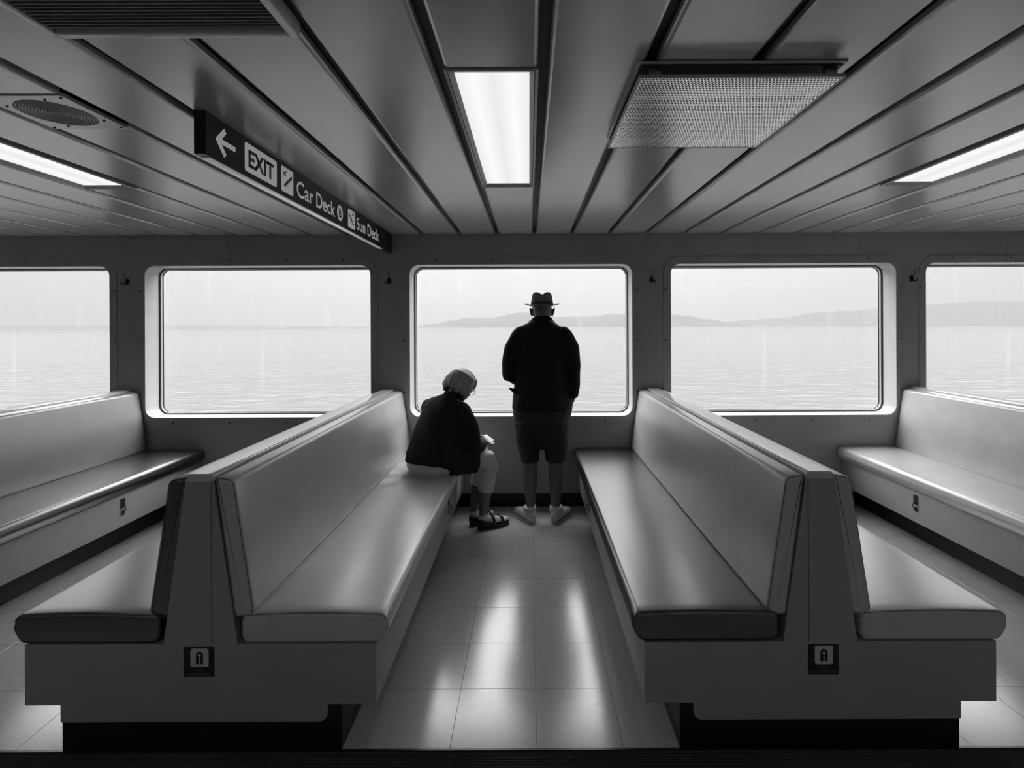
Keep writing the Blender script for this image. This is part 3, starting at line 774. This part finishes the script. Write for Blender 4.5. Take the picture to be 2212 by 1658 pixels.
# ---- the standing man
BM_ = Vector((0.098, 3.90, 0))
bm = bmesh.new()
hc = Vector((0.098, 3.915, 1.575))
ball(bm, hc+Vector((0, 0.0, 0.020)), 0.074, 0.094, 0.098)                      # skull
limb(bm, [(hc+Vector((0, 0.03, 0.0)), .064, .072), (hc+Vector((0, 0.045, -0.05)), .056, .055), (hc+Vector((0, 0.055, -0.082)), .040, .036)], (1, 0, 0))   # jaw
limb(bm, [(hc+Vector((0, -0.012, -0.02)), .062, .066), (hc+Vector((0, -0.018, -0.075)), .060, .060), (hc+Vector((0, -0.012, -0.13)), .068, .064)], (1, 0, 0))   # neck
limb(bm, [(hc+Vector((0, 0.088, 0.022)), .010, .010), (hc+Vector((0, 0.104, -0.006)), .013, .012), (hc+Vector((0, 0.098, -0.018)), .016, .010)], (1, 0, 0), 10)  # nose
for s in (-1, 1):
    limb(bm, [(hc+Vector((s*.078, -0.006, -0.024)), .008, .010), (hc+Vector((s*.086, -0.010, 0.002)), .009, .016), (hc+Vector((s*.090, -0.014, 0.026)), .008, .014)], (1, 0, 0), 12)   # ears
    ball(bm, hc+Vector((s*.034, 0.078, 0.034)), .022, .014, .010)               # brow
# trunk and arms under the clothes
limb(bm, [((.094, 3.92, 1.46), .13, .08), ((.094, 3.92, 1.38), .18, .10), ((.094, 3.925, 1.2), .175, .11), ((.094, 3.93, 1.02), .175, .125), ((.090, 3.92, .88), .18, .12), ((.090, 3.92, .78), .17, .11)], (1, 0, 0))
armL = [((-.075, 3.91, 1.38), .052, .052), ((-.138, 3.90, 1.26), .046, .046), ((-.150, 3.905, 1.115), .040, .040), ((-.090, 4.01, 1.075), .036, .036), ((-.015, 4.085, 1.075), .028, .026)]
armR = [((.265, 3.91, 1.38), .052, .052), ((.325, 3.895, 1.26), .046, .046), ((.328, 3.895, 1.12), .040, .040), ((.330, 3.925, 1.0), .034, .034), ((.318, 3.955, .90), .026, .028)]
limb(bm, armL); limb(bm, armR)
hand(bm, (-.015, 4.085, 1.075), (.9, .3, .02), (.2, .6, .75), 1, 0.55)
hand(bm, (.318, 3.955, .90), (-.12, .08, -1), (1, .1, 0), 1, 0.35)
legL = [((.006, 3.915, .80), .085, .095), ((.004, 3.91, .60), .070, .078), ((.004, 3.905, .47), .056, .060), ((.001, 3.895, .385), .058, .062), ((.002, 3.89, .30), .054, .060), ((.003, 3.895, .20), .042, .045), ((.005, 3.90, .11), .034, .038), ((.005, 3.90, .06), .036, .042)]
legR = [((.185, 3.915, .80), .085, .095), ((.192, 3.91, .60), .070, .078), ((.194, 3.905, .47), .056, .060), ((.197, 3.895, .385), .058, .062), ((.197, 3.89, .30), .054, .060), ((.194, 3.895, .20), .042, .045), ((.190, 3.90, .11), .034, .038), ((.190, 3.90, .06), .036, .042)]
limb(bm, legL); limb(bm, legR)
man = fuse('person', bm, 0.0055, M['skin'], None, BM_, 3)
man.location = BM_
tag(man, 'standing person in a hat, black jacket and shorts looking out of the middle window', 'person')
for s in (-1, 1):
    q = bmesh.new(); ball(q, hc+Vector((s*.032, 0.084, 0.016))-BM_, .012, .010, .011); obj('eye', bm_mesh(q, 'eye', True), M['eye'], man)
q = bmesh.new(); limb(q, [(hc+Vector((-.022, .090, -.042))-BM_, .004, .004), (hc+Vector((0, .096, -.042))-BM_, .006, .005), (hc+Vector((.022, .090, -.042))-BM_, .004, .004)], (0, 0, 1), 10); obj('mouth', bm_mesh(q, 'mouth', True), M['lip'], man)
# jacket
bm = bmesh.new()
limb(bm, [((.098, 3.905, 1.530), .062, .064), ((.098, 3.905, 1.512), .074, .074), ((.098, 3.908, 1.488), .112, .086), ((.096, 3.91, 1.458), .170, .100), ((.095, 3.915, 1.42), .196, .115), ((.094, 3.92, 1.34), .205, .130),
          ((.094, 3.925, 1.2), .206, .138), ((.094, 3.93, 1.05), .208, .150), ((.092, 3.93, .95), .216, .156), ((.090, 3.93, .870), .222, .158), ((.090, 3.93, .838), .222, .157)], (1, 0, 0), 28, True, False)
limb(bm, [((-.072, 3.912, 1.405), .062, .066), ((-.122, 3.90, 1.30), .066, .066), ((-.144, 3.90, 1.18), .064, .066), ((-.146, 3.915, 1.105), .062, .064), ((-.085, 4.01, 1.070), .056, .060), ((-.030, 4.07, 1.072), .044, .048)], (1, 0, 0), 20, True, False)
limb(bm, [((.262, 3.912, 1.405), .062, .066), ((.312, 3.895, 1.30), .066, .066), ((.327, 3.893, 1.18), .060, .062), ((.328, 3.898, 1.08), .056, .060), ((.330, 3.922, 1.0), .050, .056), ((.326, 3.942, .935), .046, .050)], (1, 0, 0), 20, True, False)
limb(bm, [((-.115, 3.88, .985), .016, .03), ((-.135, 3.87, 1.0), .010, .026), ((-.150, 3.865, 1.008), .005, .02)], (0, 0, 1), 10)     # pocket flap standing off
jk = fuse('jacket', bm, 0.007, M['jacket_man'], man, BM_, 9, 0.004, 13)
# collar
bm = bmesh.new(); tube_bm(bm, [(.098+.066*cos(t), 3.907+.068*sin(t), 1.530-.008*cos(t*2)) for t in [2*pi*k/28 for k in range(28)]], 0.011, 8, True)
bmesh.ops.translate(bm, verts=bm.verts[:], vec=-BM_); obj('collar', bm_mesh(bm, 'collar', True), M['jacket_man'], man)
# shorts
bm = bmesh.new()
limb(bm, [((.090, 3.925, .90), .200, .135), ((.088, 3.922, .82), .212, .148), ((.086, 3.92, .72), .206, .150), ((.088, 3.92, .665), .190, .135)], (1, 0, 0), 26)
limb(bm, [((-.008, 3.92, .74), .112, .135), ((-.010, 3.915, .60), .090, .115), ((.002, 3.908, .50), .073, .095), ((.004, 3.906, .455), .070, .092)], (1, 0, 0), 22, True, False)
limb(bm, [((.185, 3.92, .74), .112, .135), ((.198, 3.915, .60), .096, .115), ((.196, 3.908, .50), .082, .098), ((.196, 3.906, .455), .080, .095)], (1, 0, 0), 22, True, False)
limb(bm, [((.285, 3.955, .86), .034, .05), ((.268, 3.965, .78), .030, .045)], (1, 0, 0), 14)   # hand pushed into the pocket
fuse('shorts', bm, 0.007, M['shorts'], man, BM_, 3, 0.005, 15)
# hat
def hat(parent, c, base):
    bm = bmesh.new(); N = 48; R = []
    prof = [(1.0, 0.0), (0.985, 0.02), (0.95, 0.045), (0.90, 0.068), (0.83, 0.084), (0.70, 0.094), (0.48, 0.097), (0.24, 0.096), (0.05, 0.095)]
    for f, z in prof:
        row = []
        for k in range(N):
            t = 2*pi*k/N; x, y = 0.083*f*cos(t), 0.101*f*sin(t)
            dz = -0.024*math.exp(-(x/0.022)**2)*min(1.0, max(0.0, (z-0.05)/0.035))*(1.0-0.35*abs(y)/0.1)
            px = 1.0-0.16*max(0.0, y/0.1)*min(1.0, z/0.08)          # front pinch
            row.append(bm.verts.new(c+Vector((x*px, y, z+dz))))
        R.append(row)
    for a, b in zip(R, R[1:]): loop_faces(bm, a, b)
    bm.faces.new(R[-1])
    o = obj('hat', None or bm_mesh((bmesh.ops.translate(bm, verts=bm.verts[:], vec=-base), bm)[1], 'hat', True), M['hat'], parent)
    bm = bmesh.new(); T = []; Bt = []
    for f in (0.0, 0.3, 0.65, 1.0):
        rt, rb_ = [], []
        for k in range(N):
            t = 2*pi*k/N; x = (0.084+0.046*f)*cos(t); y = (0.102+0.044*f)*sin(t)
            z = 0.004+f*f*(0.010*abs(cos(t))**2-0.012*abs(sin(t))**3)-0.004*f
            rt.append(bm.verts.new(c+Vector((x, y, z+0.0015))-base)); rb_.append(bm.verts.new(c+Vector((x, y, z-0.0015))-base))
        T.append(rt); Bt.append(rb_)
    for a, b in zip(T, T[1:]): loop_faces(bm, a, b)
    for a, b in zip(Bt, Bt[1:]): loop_faces(bm, a, b)
    loop_faces(bm, T[-1], Bt[-1]); loop_faces(bm, T[0], Bt[0])
    obj('brim', bm_mesh(bm, 'brim', True), M['hat'], o)
    bm = bmesh.new(); a = []; b = []
    for k in range(N):
        t = 2*pi*k/N
        a.append(bm.verts.new(c+Vector((0.0845*cos(t), 0.1025*sin(t), 0.004))-base)); b.append(bm.verts.new(c+Vector((0.0835*cos(t), 0.1015*sin(t), 0.024))-base))
    loop_faces(bm, a, b); obj('band', bm_mesh(bm, 'band', True), M['hat_band'], o)
hat(man, Vector((0.098, 3.912, 1.627)), BM_)
# shoes
def shoe(parent, base, heel, yaw, m, sole_m, lace=True, ln=0.270, sock=None):
    d = Vector((sin(yaw), cos(yaw), 0)); s = Vector((cos(yaw), -sin(yaw), 0)); h = Vector(heel)
    P = lambda u, z: h+d*u*ln+Vector((0, 0, z))
    bm = bmesh.new()
    limb(bm, [(P(.06, .050), .036, .038), (P(.16, .054), .042, .042), (P(.32, .054), .044, .044), (P(.50, .048), .047, .038), (P(.70, .040), .052, .030), (P(.86, .036), .047, .026), (P(.95, .034), .034, .021)], s, 18)
    limb(bm, [(P(.20, .060), .043, .050), (P(.20, .095), .045, .050), (P(.19, .118), .047, .050)], s, 18, True, False)
    limb(bm, [(P(.34, .085), .018, .012), (P(.34, .108), .020, .008)], s, 12)        # tongue
    up = fuse('shoe', bm, 0.005, m, parent, base, 3)
    bm = bmesh.new(); A = []; B = []
    n = 30
    for k in range(n):
        t = 2*pi*k/n; u = 0.5-0.5*cos(t); wd = (0.044+0.014*max(0, sin(pi*(u-.25)/0.9)))*(abs(sin(t))**0.6)*(1 if sin(t) >= 0 else -1)
        p = h+d*(u*ln*1.02-0.004)+s*wd; A.append(bm.verts.new(p+Vector((0, 0, 0.0005))-base)); B.append(bm.verts.new(p+Vector((0, 0, 0.026))-base))
    loop_faces(bm, A, B); bm.faces.new(A); bm.faces.new(B)
    obj('sole', bm_mesh(bm, 'sole', True, 40), sole_m, up)
    if lace:
        for k in range(4):
            u = .40+.075*k; z = .092-.012*k
            bm = bmesh.new(); tube_bm(bm, [P(u, z-.018)+s*.032-base, P(u, z)+s*.016-base, P(u, z+.003)-base, P(u, z)-s*.016-base, P(u, z-.018)-s*.032-base], 0.003, 6)
            obj('lace', bm_mesh(bm, 'lace', True), sole_m, up)
    return up
shoe(man, BM_, (.020, 3.845, 0), -0.46, M['shoe'], M['sole'])
shoe(man, BM_, (.178, 3.845, 0), 0.46, M['shoe'], M['sole'])
for x, yw in ((.007, -0.46), (.188, 0.46)):
    bm = bmesh.new(); limb(bm, [((x, 3.90, .08), .040, .044), ((x, 3.90, .125), .038, .042)], (1, 0, 0), 18, True, False)
    bmesh.ops.translate(bm, verts=bm.verts[:], vec=-BM_); obj('sock', bm_mesh(bm, 'sock', True), M['sock'], man)

# ---- the seated woman
BW = Vector((-0.62, 3.60, 0))
tors = Vector((0.87, -0.50, 0))          # direction of her right shoulder
fwd = Vector((0.50, 0.87, 0))
hw = Vector((-.492, 3.735, 1.045))       # head centre
face = Vector((.52, .52, -.68)).normalized(); crown = (Vector((.35, .40, .85))-face*Vector((.35, .40, .85)).dot(face)).normalized(); side = face.cross(crown)
HR = Matrix((side, face, crown)).transposed()
H = lambda x, y, z: hw+side*x+face*y+crown*z
bm = bmesh.new()
ball(bm, H(0, 0, .01), .070, .090, .092, HR)
limb(bm, [(H(0, .03, -.01), .060, .068), (H(0, .045, -.06), .052, .05), (H(0, .055, -.085), .036, .032)], side)
limb(bm, [(H(0, .085, .015), .009, .009), (H(0, .103, -.010), .012, .011), (H(0, .096, -.022), .014, .009)], side, 10)
limb(bm, [(H(0, -.02, -.03), .052, .052), (Vector((-.535, 3.70, .975)), .056, .056), (Vector((-.56, 3.68, .93)), .066, .06)], side)
for s in (-1, 1): limb(bm, [(H(s*.072, -.005, -.03), .008, .010), (H(s*.078, -.010, .0), .008, .014), (H(s*.080, -.012, .02), .007, .012)], side, 10)
limb(bm, [((-.57, 3.675, .92), .12, .07), ((-.595, 3.655, .86), .155, .09), ((-.63, 3.63, .74), .150, .10), ((-.67, 3.60, .62), .155, .11), ((-.69, 3.59, .56), .165, .12)], tors)
rs, ls = Vector((-.445, 3.585, .885)), Vector((-.745, 3.755, .885))
limb(bm, [(rs, .042, .042), ((-.40, 3.575, .75), .038, .038), ((-.385, 3.60, .635), .033, .033), ((-.355, 3.70, .62), .029, .029), ((-.335, 3.785, .625), .023, .022)], tors)
limb(bm, [(ls, .042, .042), ((-.72, 3.86, .77), .038, .038), ((-.655, 3.93, .68), .033, .033), ((-.54, 3.935, .65), .029, .029), ((-.445, 3.925, .635), .023, .022)], tors)
hand(bm, (-.335, 3.785, .625), (.10, .9, .05), (.35, -.1, .9), 1, 0.6, .92)
hand(bm, (-.445, 3.925, .635), (.95, .05, .0), (-.05, .3, .95), 1, 0.6, .92)
rk, lk = Vector((-.285, 3.72, .515)), Vector((-.345, 3.90, .515)); ra, la = Vector((-.338, 3.775, .10)), Vector((-.412, 3.845, .10))
limb(bm, [((-.64, 3.52, .555), .075, .07), (rk, .052, .05), (rk+Vector((-.006, .008, -.10)), .050, .052), ((-.322, 3.75, .28), .046, .049), ((-.332, 3.768, .17), .036, .038), (ra, .031, .033), (ra-Vector((0, 0, .04)), .033, .036)], (.5, -.87, 0))
limb(bm, [((-.68, 3.70, .555), .075, .07), (lk, .052, .05), (lk+Vector((-.010, -.008, -.10)), .050, .052), ((-.388, 3.87, .28), .046, .049), ((-.405, 3.852, .17), .036, .038), (la, .031, .033), (la-Vector((0, 0, .04)), .033, .036)], (.5, -.87, 0))
wom = fuse('person', bm, 0.0055, M['skin'], None, BW, 3); wom.location = BW
tag(wom, 'seated grey-haired person in dark jacket and pale trousers bending over papers on the bench', 'person')
# jacket
bm = bmesh.new()
limb(bm, [((-.538, 3.697, .968), .066, .062), ((-.55, 3.69, .945), .095, .075), ((-.575, 3.675, .905), .165, .098), ((-.595, 3.66, .865), .185, .118), ((-.625, 3.638, .76), .190, .140), ((-.655, 3.612, .65), .196, .152), ((-.672, 3.595, .57), .196, .164), ((-.676, 3.588, .522), .196, .168)], tors, 30, True, False)
limb(bm, [(rs+Vector((-.02, .01, .0)), .062, .062), ((-.402, 3.575, .76), .058, .060), ((-.386, 3.595, .645), .056, .058), ((-.360, 3.69, .622), .050, .052), ((-.342, 3.765, .625), .040, .042)], tors, 20, True, False)
limb(bm, [(ls+Vector((.02, -.01, .0)), .062, .062), ((-.725, 3.855, .775), .058, .060), ((-.66, 3.925, .685), .056, .058), ((-.55, 3.935, .652), .050, .052), ((-.465, 3.928, .638), .040, .042)], tors, 20, True, False)
limb(bm, [((-.60, 3.53, .565), .096, .098), ((-.50, 3.575, .545), .096, .098), ((-.42, 3.62, .535), .090, .092), ((-.375, 3.645, .530), .080, .084)], (.5, -.87, 0), 20, True, False)
limb(bm, [((-.54, 3.60, .72), .12, .10), ((-.47, 3.63, .64), .10, .09), ((-.42, 3.65, .57), .085, .08)], tors, 18)      # skirt of the jacket over the thigh
fuse('jacket', bm, 0.007, M['jacket_woman'], wom, BW, 3, 0.005, 14)
bm = bmesh.new(); cc = Vector((-.535, 3.700, .975)); ax = Vector((.25, .3, .9)).normalized(); u_ = tors-ax*tors.dot(ax); u_.normalize(); v_ = ax.cross(u_)
tube_bm(bm, [cc+u_*.066*cos(t)+v_*.064*sin(t)-BW for t in [2*pi*k/28 for k in range(28)]], 0.014, 8, True); obj('collar', bm_mesh(bm, 'collar', True), M['jacket_woman'], wom)
# trousers
bm = bmesh.new()
limb(bm, [((-.680, 3.59, .585), .17, .14), ((-.678, 3.588, .545), .182, .152), ((-.680, 3.588, .500), .186, .148), ((-.680, 3.588, .472), .165, .130)], tors, 28)
for hip, kn, dn in (((-.63, 3.53, .548), rk, (-.318, 3.748, .285)), ((-.68, 3.70, .548), lk, (-.386, 3.872, .285))):
    limb(bm, [(hip, .088, .082), ((Vector(hip)+kn)/2, .075, .072), (kn, .064, .062), (kn+Vector((-.004, .004, -.05)), .062, .062), (kn*.45+Vector(dn)*.55, .060, .060), (dn, .060, .060)], (.5, -.87, 0), 20, True, False)
fuse('trousers', bm, 0.007, M['trousers'], wom, BW, 3, 0.003, 18)
# hair: a bob with layered locks
bm = bmesh.new()
ball(bm, H(0, -.014, .026), .088, .098, .094, HR)
ball(bm, H(0, .022, .062), .074, .068, .048, HR)
random.seed(11)
for k in range(46):
    t = pi*(0.02+1.96*k/45.0)-pi/2
    cx, cy = cos(t), sin(t)
    if cy > 0.62:        # short fringe swept over the brow
        limb(bm, [(H(.045*cx, .045*cy-.010, .104), .012, .010), (H(.070*cx, .082*cy, .082), .013, .010), (H(.080*cx, .094*cy, .052), .012, .009), (H(.086*cx, .096*cy, .030), .006, .005)], side, 8)
        continue
    jit = random.uniform(-.008, .008)
    p0 = H(.050*cx, .050*cy-.012, .098); p1 = H(.086*cx, .094*cy-.014, .050); p2 = H(.096*cx+jit, .104*cy-.016, -.008); p3 = H(.092*cx+jit, .098*cy-.014+jit, -.058+random.uniform(-.012, .010)); p4 = H(.080*cx+jit, .085*cy-.010, -.082+random.uniform(-.014, .010))
    limb(bm, [(p0, .012, .010), (p1, .013, .010), (p2, .013, .010), (p3, .011, .009), (p4, .006, .005)], side, 8)
fuse('hair', bm, 0.005, M['hair'], wom, BW, 1, 0.0015, 90)
# glasses
bm = bmesh.new()
for s in (-1, 1):
    tube_bm(bm, [H(s*.033+.024*cos(t), .098, .008+.019*sin(t))-BW for t in [2*pi*k/20 for k in range(20)]], 0.0016, 6, True)
    tube_bm(bm, [H(s*.057, .098, .012)-BW, H(s*.078, .06, .012)-BW, H(s*.080, .0, .010)-BW], 0.0016, 6)
tube_bm(bm, [H(-.010, .099, .012)-BW, H(0, .102, .015)-BW, H(.010, .099, .012)-BW], 0.0016, 6)
obj('glasses', bm_mesh(bm, 'glasses', True), M['dark_steel'], wom)
for s in (-1, 1):
    q = bmesh.new(); ball(q, H(s*.031, .080, .010)-BW, .011, .010, .010); obj('eye', bm_mesh(q, 'eye', True), M['eye'], wom)
q = bmesh.new(); limb(q, [(H(-.02, .088, -.045)-BW, .004, .004), (H(0, .094, -.045)-BW, .006, .005), (H(.02, .088, -.045)-BW, .004, .004)], crown, 10); obj('mouth', bm_mesh(q, 'mouth', True), M['lip'], wom)
# socks and sandals
def sandal(heel, yaw, ank):
    d = Vector((sin(yaw), cos(yaw), 0)); s = Vector((cos(yaw), -sin(yaw), 0)); h = Vector(heel); ln = 0.245
    P = lambda u, z: h+d*u*ln+Vector((0, 0, z))
    bm = bmesh.new()
    limb(bm, [(P(.07, .055), .026, .026), (P(.20, .058), .030, .032), (P(.40, .058), .033, .030), (P(.62, .050), .038, .024), (P(.82, .045), .038, .018), (P(.93, .043), .028, .014)], s, 18)
    limb(bm, [(P(.20, .06), .034, .040), (ank+Vector((0, 0, .0)), .037, .040)], s, 16, True, False)
    sk = fuse('sock', bm, 0.005, M['sock'], wom, BW, 3)
    bm = bmesh.new(); A = []; B = []; n = 30
    for k in range(n):
        t = 2*pi*k/n; u = 0.5-0.5*cos(t); wd = (0.036+0.012*max(0, sin(pi*(u-.25)/0.9)))*(abs(sin(t))**0.6)*(1 if sin(t) >= 0 else -1)
        p = h+d*(u*ln*1.04-0.005)+s*wd; A.append(bm.verts.new(p+Vector((0, 0, 0.0005))-BW)); B.append(bm.verts.new(p+Vector((0, 0, 0.036-.008*u))-BW))
    loop_faces(bm, A, B); bm.faces.new(A); bm.faces.new(B)
    so = obj('sandal', bm_mesh(bm, 'sandal', True, 40), M['sandal'], wom)
    bm = bmesh.new(); limb(bm, [(P(.30, .048)+s*.042-BW, .016, .003), (P(.10, .050)+s*.038-BW, .020, .003), (P(-.02, .052)+s*.014-BW, .021, .003), (P(-.02, .052)-s*.014-BW, .021, .003), (P(.10, .050)-s*.038-BW, .020, .003), (P(.30, .048)-s*.042-BW, .016, .003)], (0, 0, 1), 8)
    obj('heel_cup', bm_mesh(bm, 'heel_cup', True), M['sandal'], so)
    for u0, zt, w in ((.44, .094, .020), (.72, .076, .022)):
        bm = bmesh.new()
        pts = [P(u0, .03)+s*.044, P(u0, .060)+s*.042, P(u0, zt)+s*.020, P(u0, zt+.004), P(u0, zt)-s*.020, P(u0, .060)-s*.042, P(u0, .03)-s*.044]
        limb(bm, [(p-BW, w*.5, .003) for p in pts], d, 8)
        obj('strap', bm_mesh(bm, 'strap', True), M['sandal'], so)
    bm = bmesh.new()
    pts = [P(.34, .040)+s*.040, P(.16, .062)+s*.036, P(-.01, .070)+s*.016, P(-.025, .070), P(-.01, .070)-s*.016, P(.16, .062)-s*.036, P(.34, .040)-s*.040]
    limb(bm, [(p-BW, .010, .003) for p in pts], (0, 0, 1), 8); obj('strap', bm_mesh(bm, 'strap', True), M['sandal'], so)
sandal((-.372, 3.742, 0), 1.02, ra)
sandal((-.432, 3.800, 0), 0.62, la)
# papers in her hands
e = empty('booklet', (-.355, 3.85, .592)); tag(e, 'open white folded papers held by the seated person', 'booklet')
def sheet(tilt, z0, w=0.15, l=0.20):
    bm = bmesh.new(); A = []; n = 8
    for k in range(n+1):
        u = w*k/n; A.append((bm.verts.new((u*cos(tilt), -l/2, z0+u*sin(tilt)+.006*sin(pi*k/n))), bm.verts.new((u*cos(tilt), l/2, z0+u*sin(tilt)+.006*sin(pi*k/n)))))
    for (a, b), (c, d) in zip(A, A[1:]): bm.faces.new((a, b, d, c))
    r = bmesh.ops.extrude_face_region(bm, geom=bm.faces[:]); bmesh.ops.translate(bm, verts=[q for q in r['geom'] if isinstance(q, bmesh.types.BMVert)], vec=(0, 0, .0015))
    return bm_mesh(bm, 'page', True, 40)
for tl, z0 in ((0.45, .012), (0.18, .006), (pi-0.15, .008)):
    o = obj('page', sheet(tl, z0, 0.075, 0.14), M['paper'], e)
e.rotation_euler = (0.12, -0.05, 0.5)

# ------------------------------------------------------------------ outside: sea, wooded shore, far shore
SEA = -7.0
bm = bmesh.new(); v = [bm.verts.new(p) for p in ((-60000, -60000, SEA), (60000, -60000, SEA), (60000, 60000, SEA), (-60000, 60000, SEA))]; bm.faces.new(v)
tag(obj('sea', bm_mesh(bm, 'sea'), M['water']), 'pale calm sea with low ripples outside the windows', 'sea', kind='stuff')
def ridge(name, knots, Y, depth, label, rough=6.0, nx=260, seed=1):
    """a wooded ridge: knots = [(x, crest height)]"""
    xs = [k[0] for k in knots]; bm = bmesh.new(); rows = []
    def hh(x):
        for (x0, h0), (x1, h1) in zip(knots, knots[1:]):
            if x0 <= x <= x1:
                t = (x-x0)/(x1-x0); t = t*t*(3-2*t); return h0+(h1-h0)*t
        return 0
    prof = [(0, 0.0), (0.04, 0.10), (0.15, 0.30), (0.3, 0.62), (0.45, 0.9), (0.55, 1.0), (0.7, 0.9), (1.0, 0.0)]
    for f, g_ in prof:
        r = []
        for i in range(nx+1):
            x = xs[0]+(xs[-1]-xs[0])*i/nx; h_ = hh(x)
            nz = noise.noise(Vector((x*0.004, f*7, seed)))*rough*2+noise.noise(Vector((x*0.03, f*31, seed)))*rough
            r.append(bm.verts.new((x, f*depth, h_*g_+(nz*min(1.0, h_/60.0) if 0 < f < 1 else 0))))
        rows.append(r)
    for a, b in zip(rows, rows[1:]):
        for i in range(nx): bm.faces.new((a[i], a[i+1], b[i+1], b[i]))
    o = obj(name, bm_mesh(bm, name, True), M['hill'], None, (0, Y, SEA-1.0)); tag(o, label, 'hill'); return o
k1 = 4500/1120.0
ridge('wooded_hill', [((x-1143)*k1, max(0.5, (703-y)*k1+7)) for x, y in ((885, 702), (930, 697), (960, 690), (1010, 683), (1060, 682), (1130, 673), (1170, 676), (1210, 682), (1290, 683), (1330, 677), (1400, 676), (1460, 677), (1500, 681), (1560, 690), (1600, 698), (1640, 703))], 4300, 900, 'hazy wooded hill across the water behind the standing person', seed=2)
k2 = 5600/1120.0
ridge('wooded_hill', [((x-1143)*k2, max(0.5, (703-y)*k2+7)) for x, y in ((1480, 703), (1560, 698), (1670, 692), (1750, 686), (1830, 676), (1890, 671), (2000, 665), (2100, 656), (2212, 650), (2400, 652), (2700, 660))], 5300, 1500, 'hazy hill rising to the right beyond the right windows', seed=5)
k3 = 9000/1120.0
ridge('low_shore', [((x-1143)*k3, max(0.5, (703-y)*k3+7)) for x, y in ((-900, 694), (-300, 696), (0, 697), (240, 697.5), (360, 698), (500, 699.5), (600, 701), (720, 702.5))], 8800, 900, 'long low misty shore on the left horizon', rough=3, seed=9)
# houses along the water's edge
bm = bmesh.new(); random.seed(5)
for k in range(150):
    if random.random() < 0.62: Y = 4290-random.uniform(-60, 5); kk = Y/1120.0; x = random.uniform(1390, 1590)
    elif random.random() < 0.3: Y = 4300+random.uniform(100, 300); kk = Y/1120.0; x = random.uniform(1000, 1340)
    else: Y = 5300+random.uniform(-5, 160); kk = Y/1120.0; x = random.uniform(1600, 2230)
    X = (x-1143)*kk; w = random.uniform(10, 26); hh_ = random.uniform(8, 18); z = SEA-1+max(0, (Y-(4300 if Y < 4700 else 5300)))*0.14
    box(bm, X-w/2, X+w/2, Y-6, Y+6, z-6, z+hh_)
    a = [bm.verts.new(p) for p in ((X-w/2, Y-6, z+hh_), (X+w/2, Y-6, z+hh_), (X, Y-6, z+hh_+4))]; b = [bm.verts.new((q.co.x, Y+6, q.co.z)) for q in a]
    bm.faces.new(a); bm.faces.new(b); loop_faces(bm, a, b)
tag(obj('shore_houses', bm_mesh(bm, 'shore_houses'), M['house']), 'tiny pale houses scattered along the far shoreline', 'houses', kind='stuff')

# sea haze between the ferry and the far shores: a real scattering bank of mist
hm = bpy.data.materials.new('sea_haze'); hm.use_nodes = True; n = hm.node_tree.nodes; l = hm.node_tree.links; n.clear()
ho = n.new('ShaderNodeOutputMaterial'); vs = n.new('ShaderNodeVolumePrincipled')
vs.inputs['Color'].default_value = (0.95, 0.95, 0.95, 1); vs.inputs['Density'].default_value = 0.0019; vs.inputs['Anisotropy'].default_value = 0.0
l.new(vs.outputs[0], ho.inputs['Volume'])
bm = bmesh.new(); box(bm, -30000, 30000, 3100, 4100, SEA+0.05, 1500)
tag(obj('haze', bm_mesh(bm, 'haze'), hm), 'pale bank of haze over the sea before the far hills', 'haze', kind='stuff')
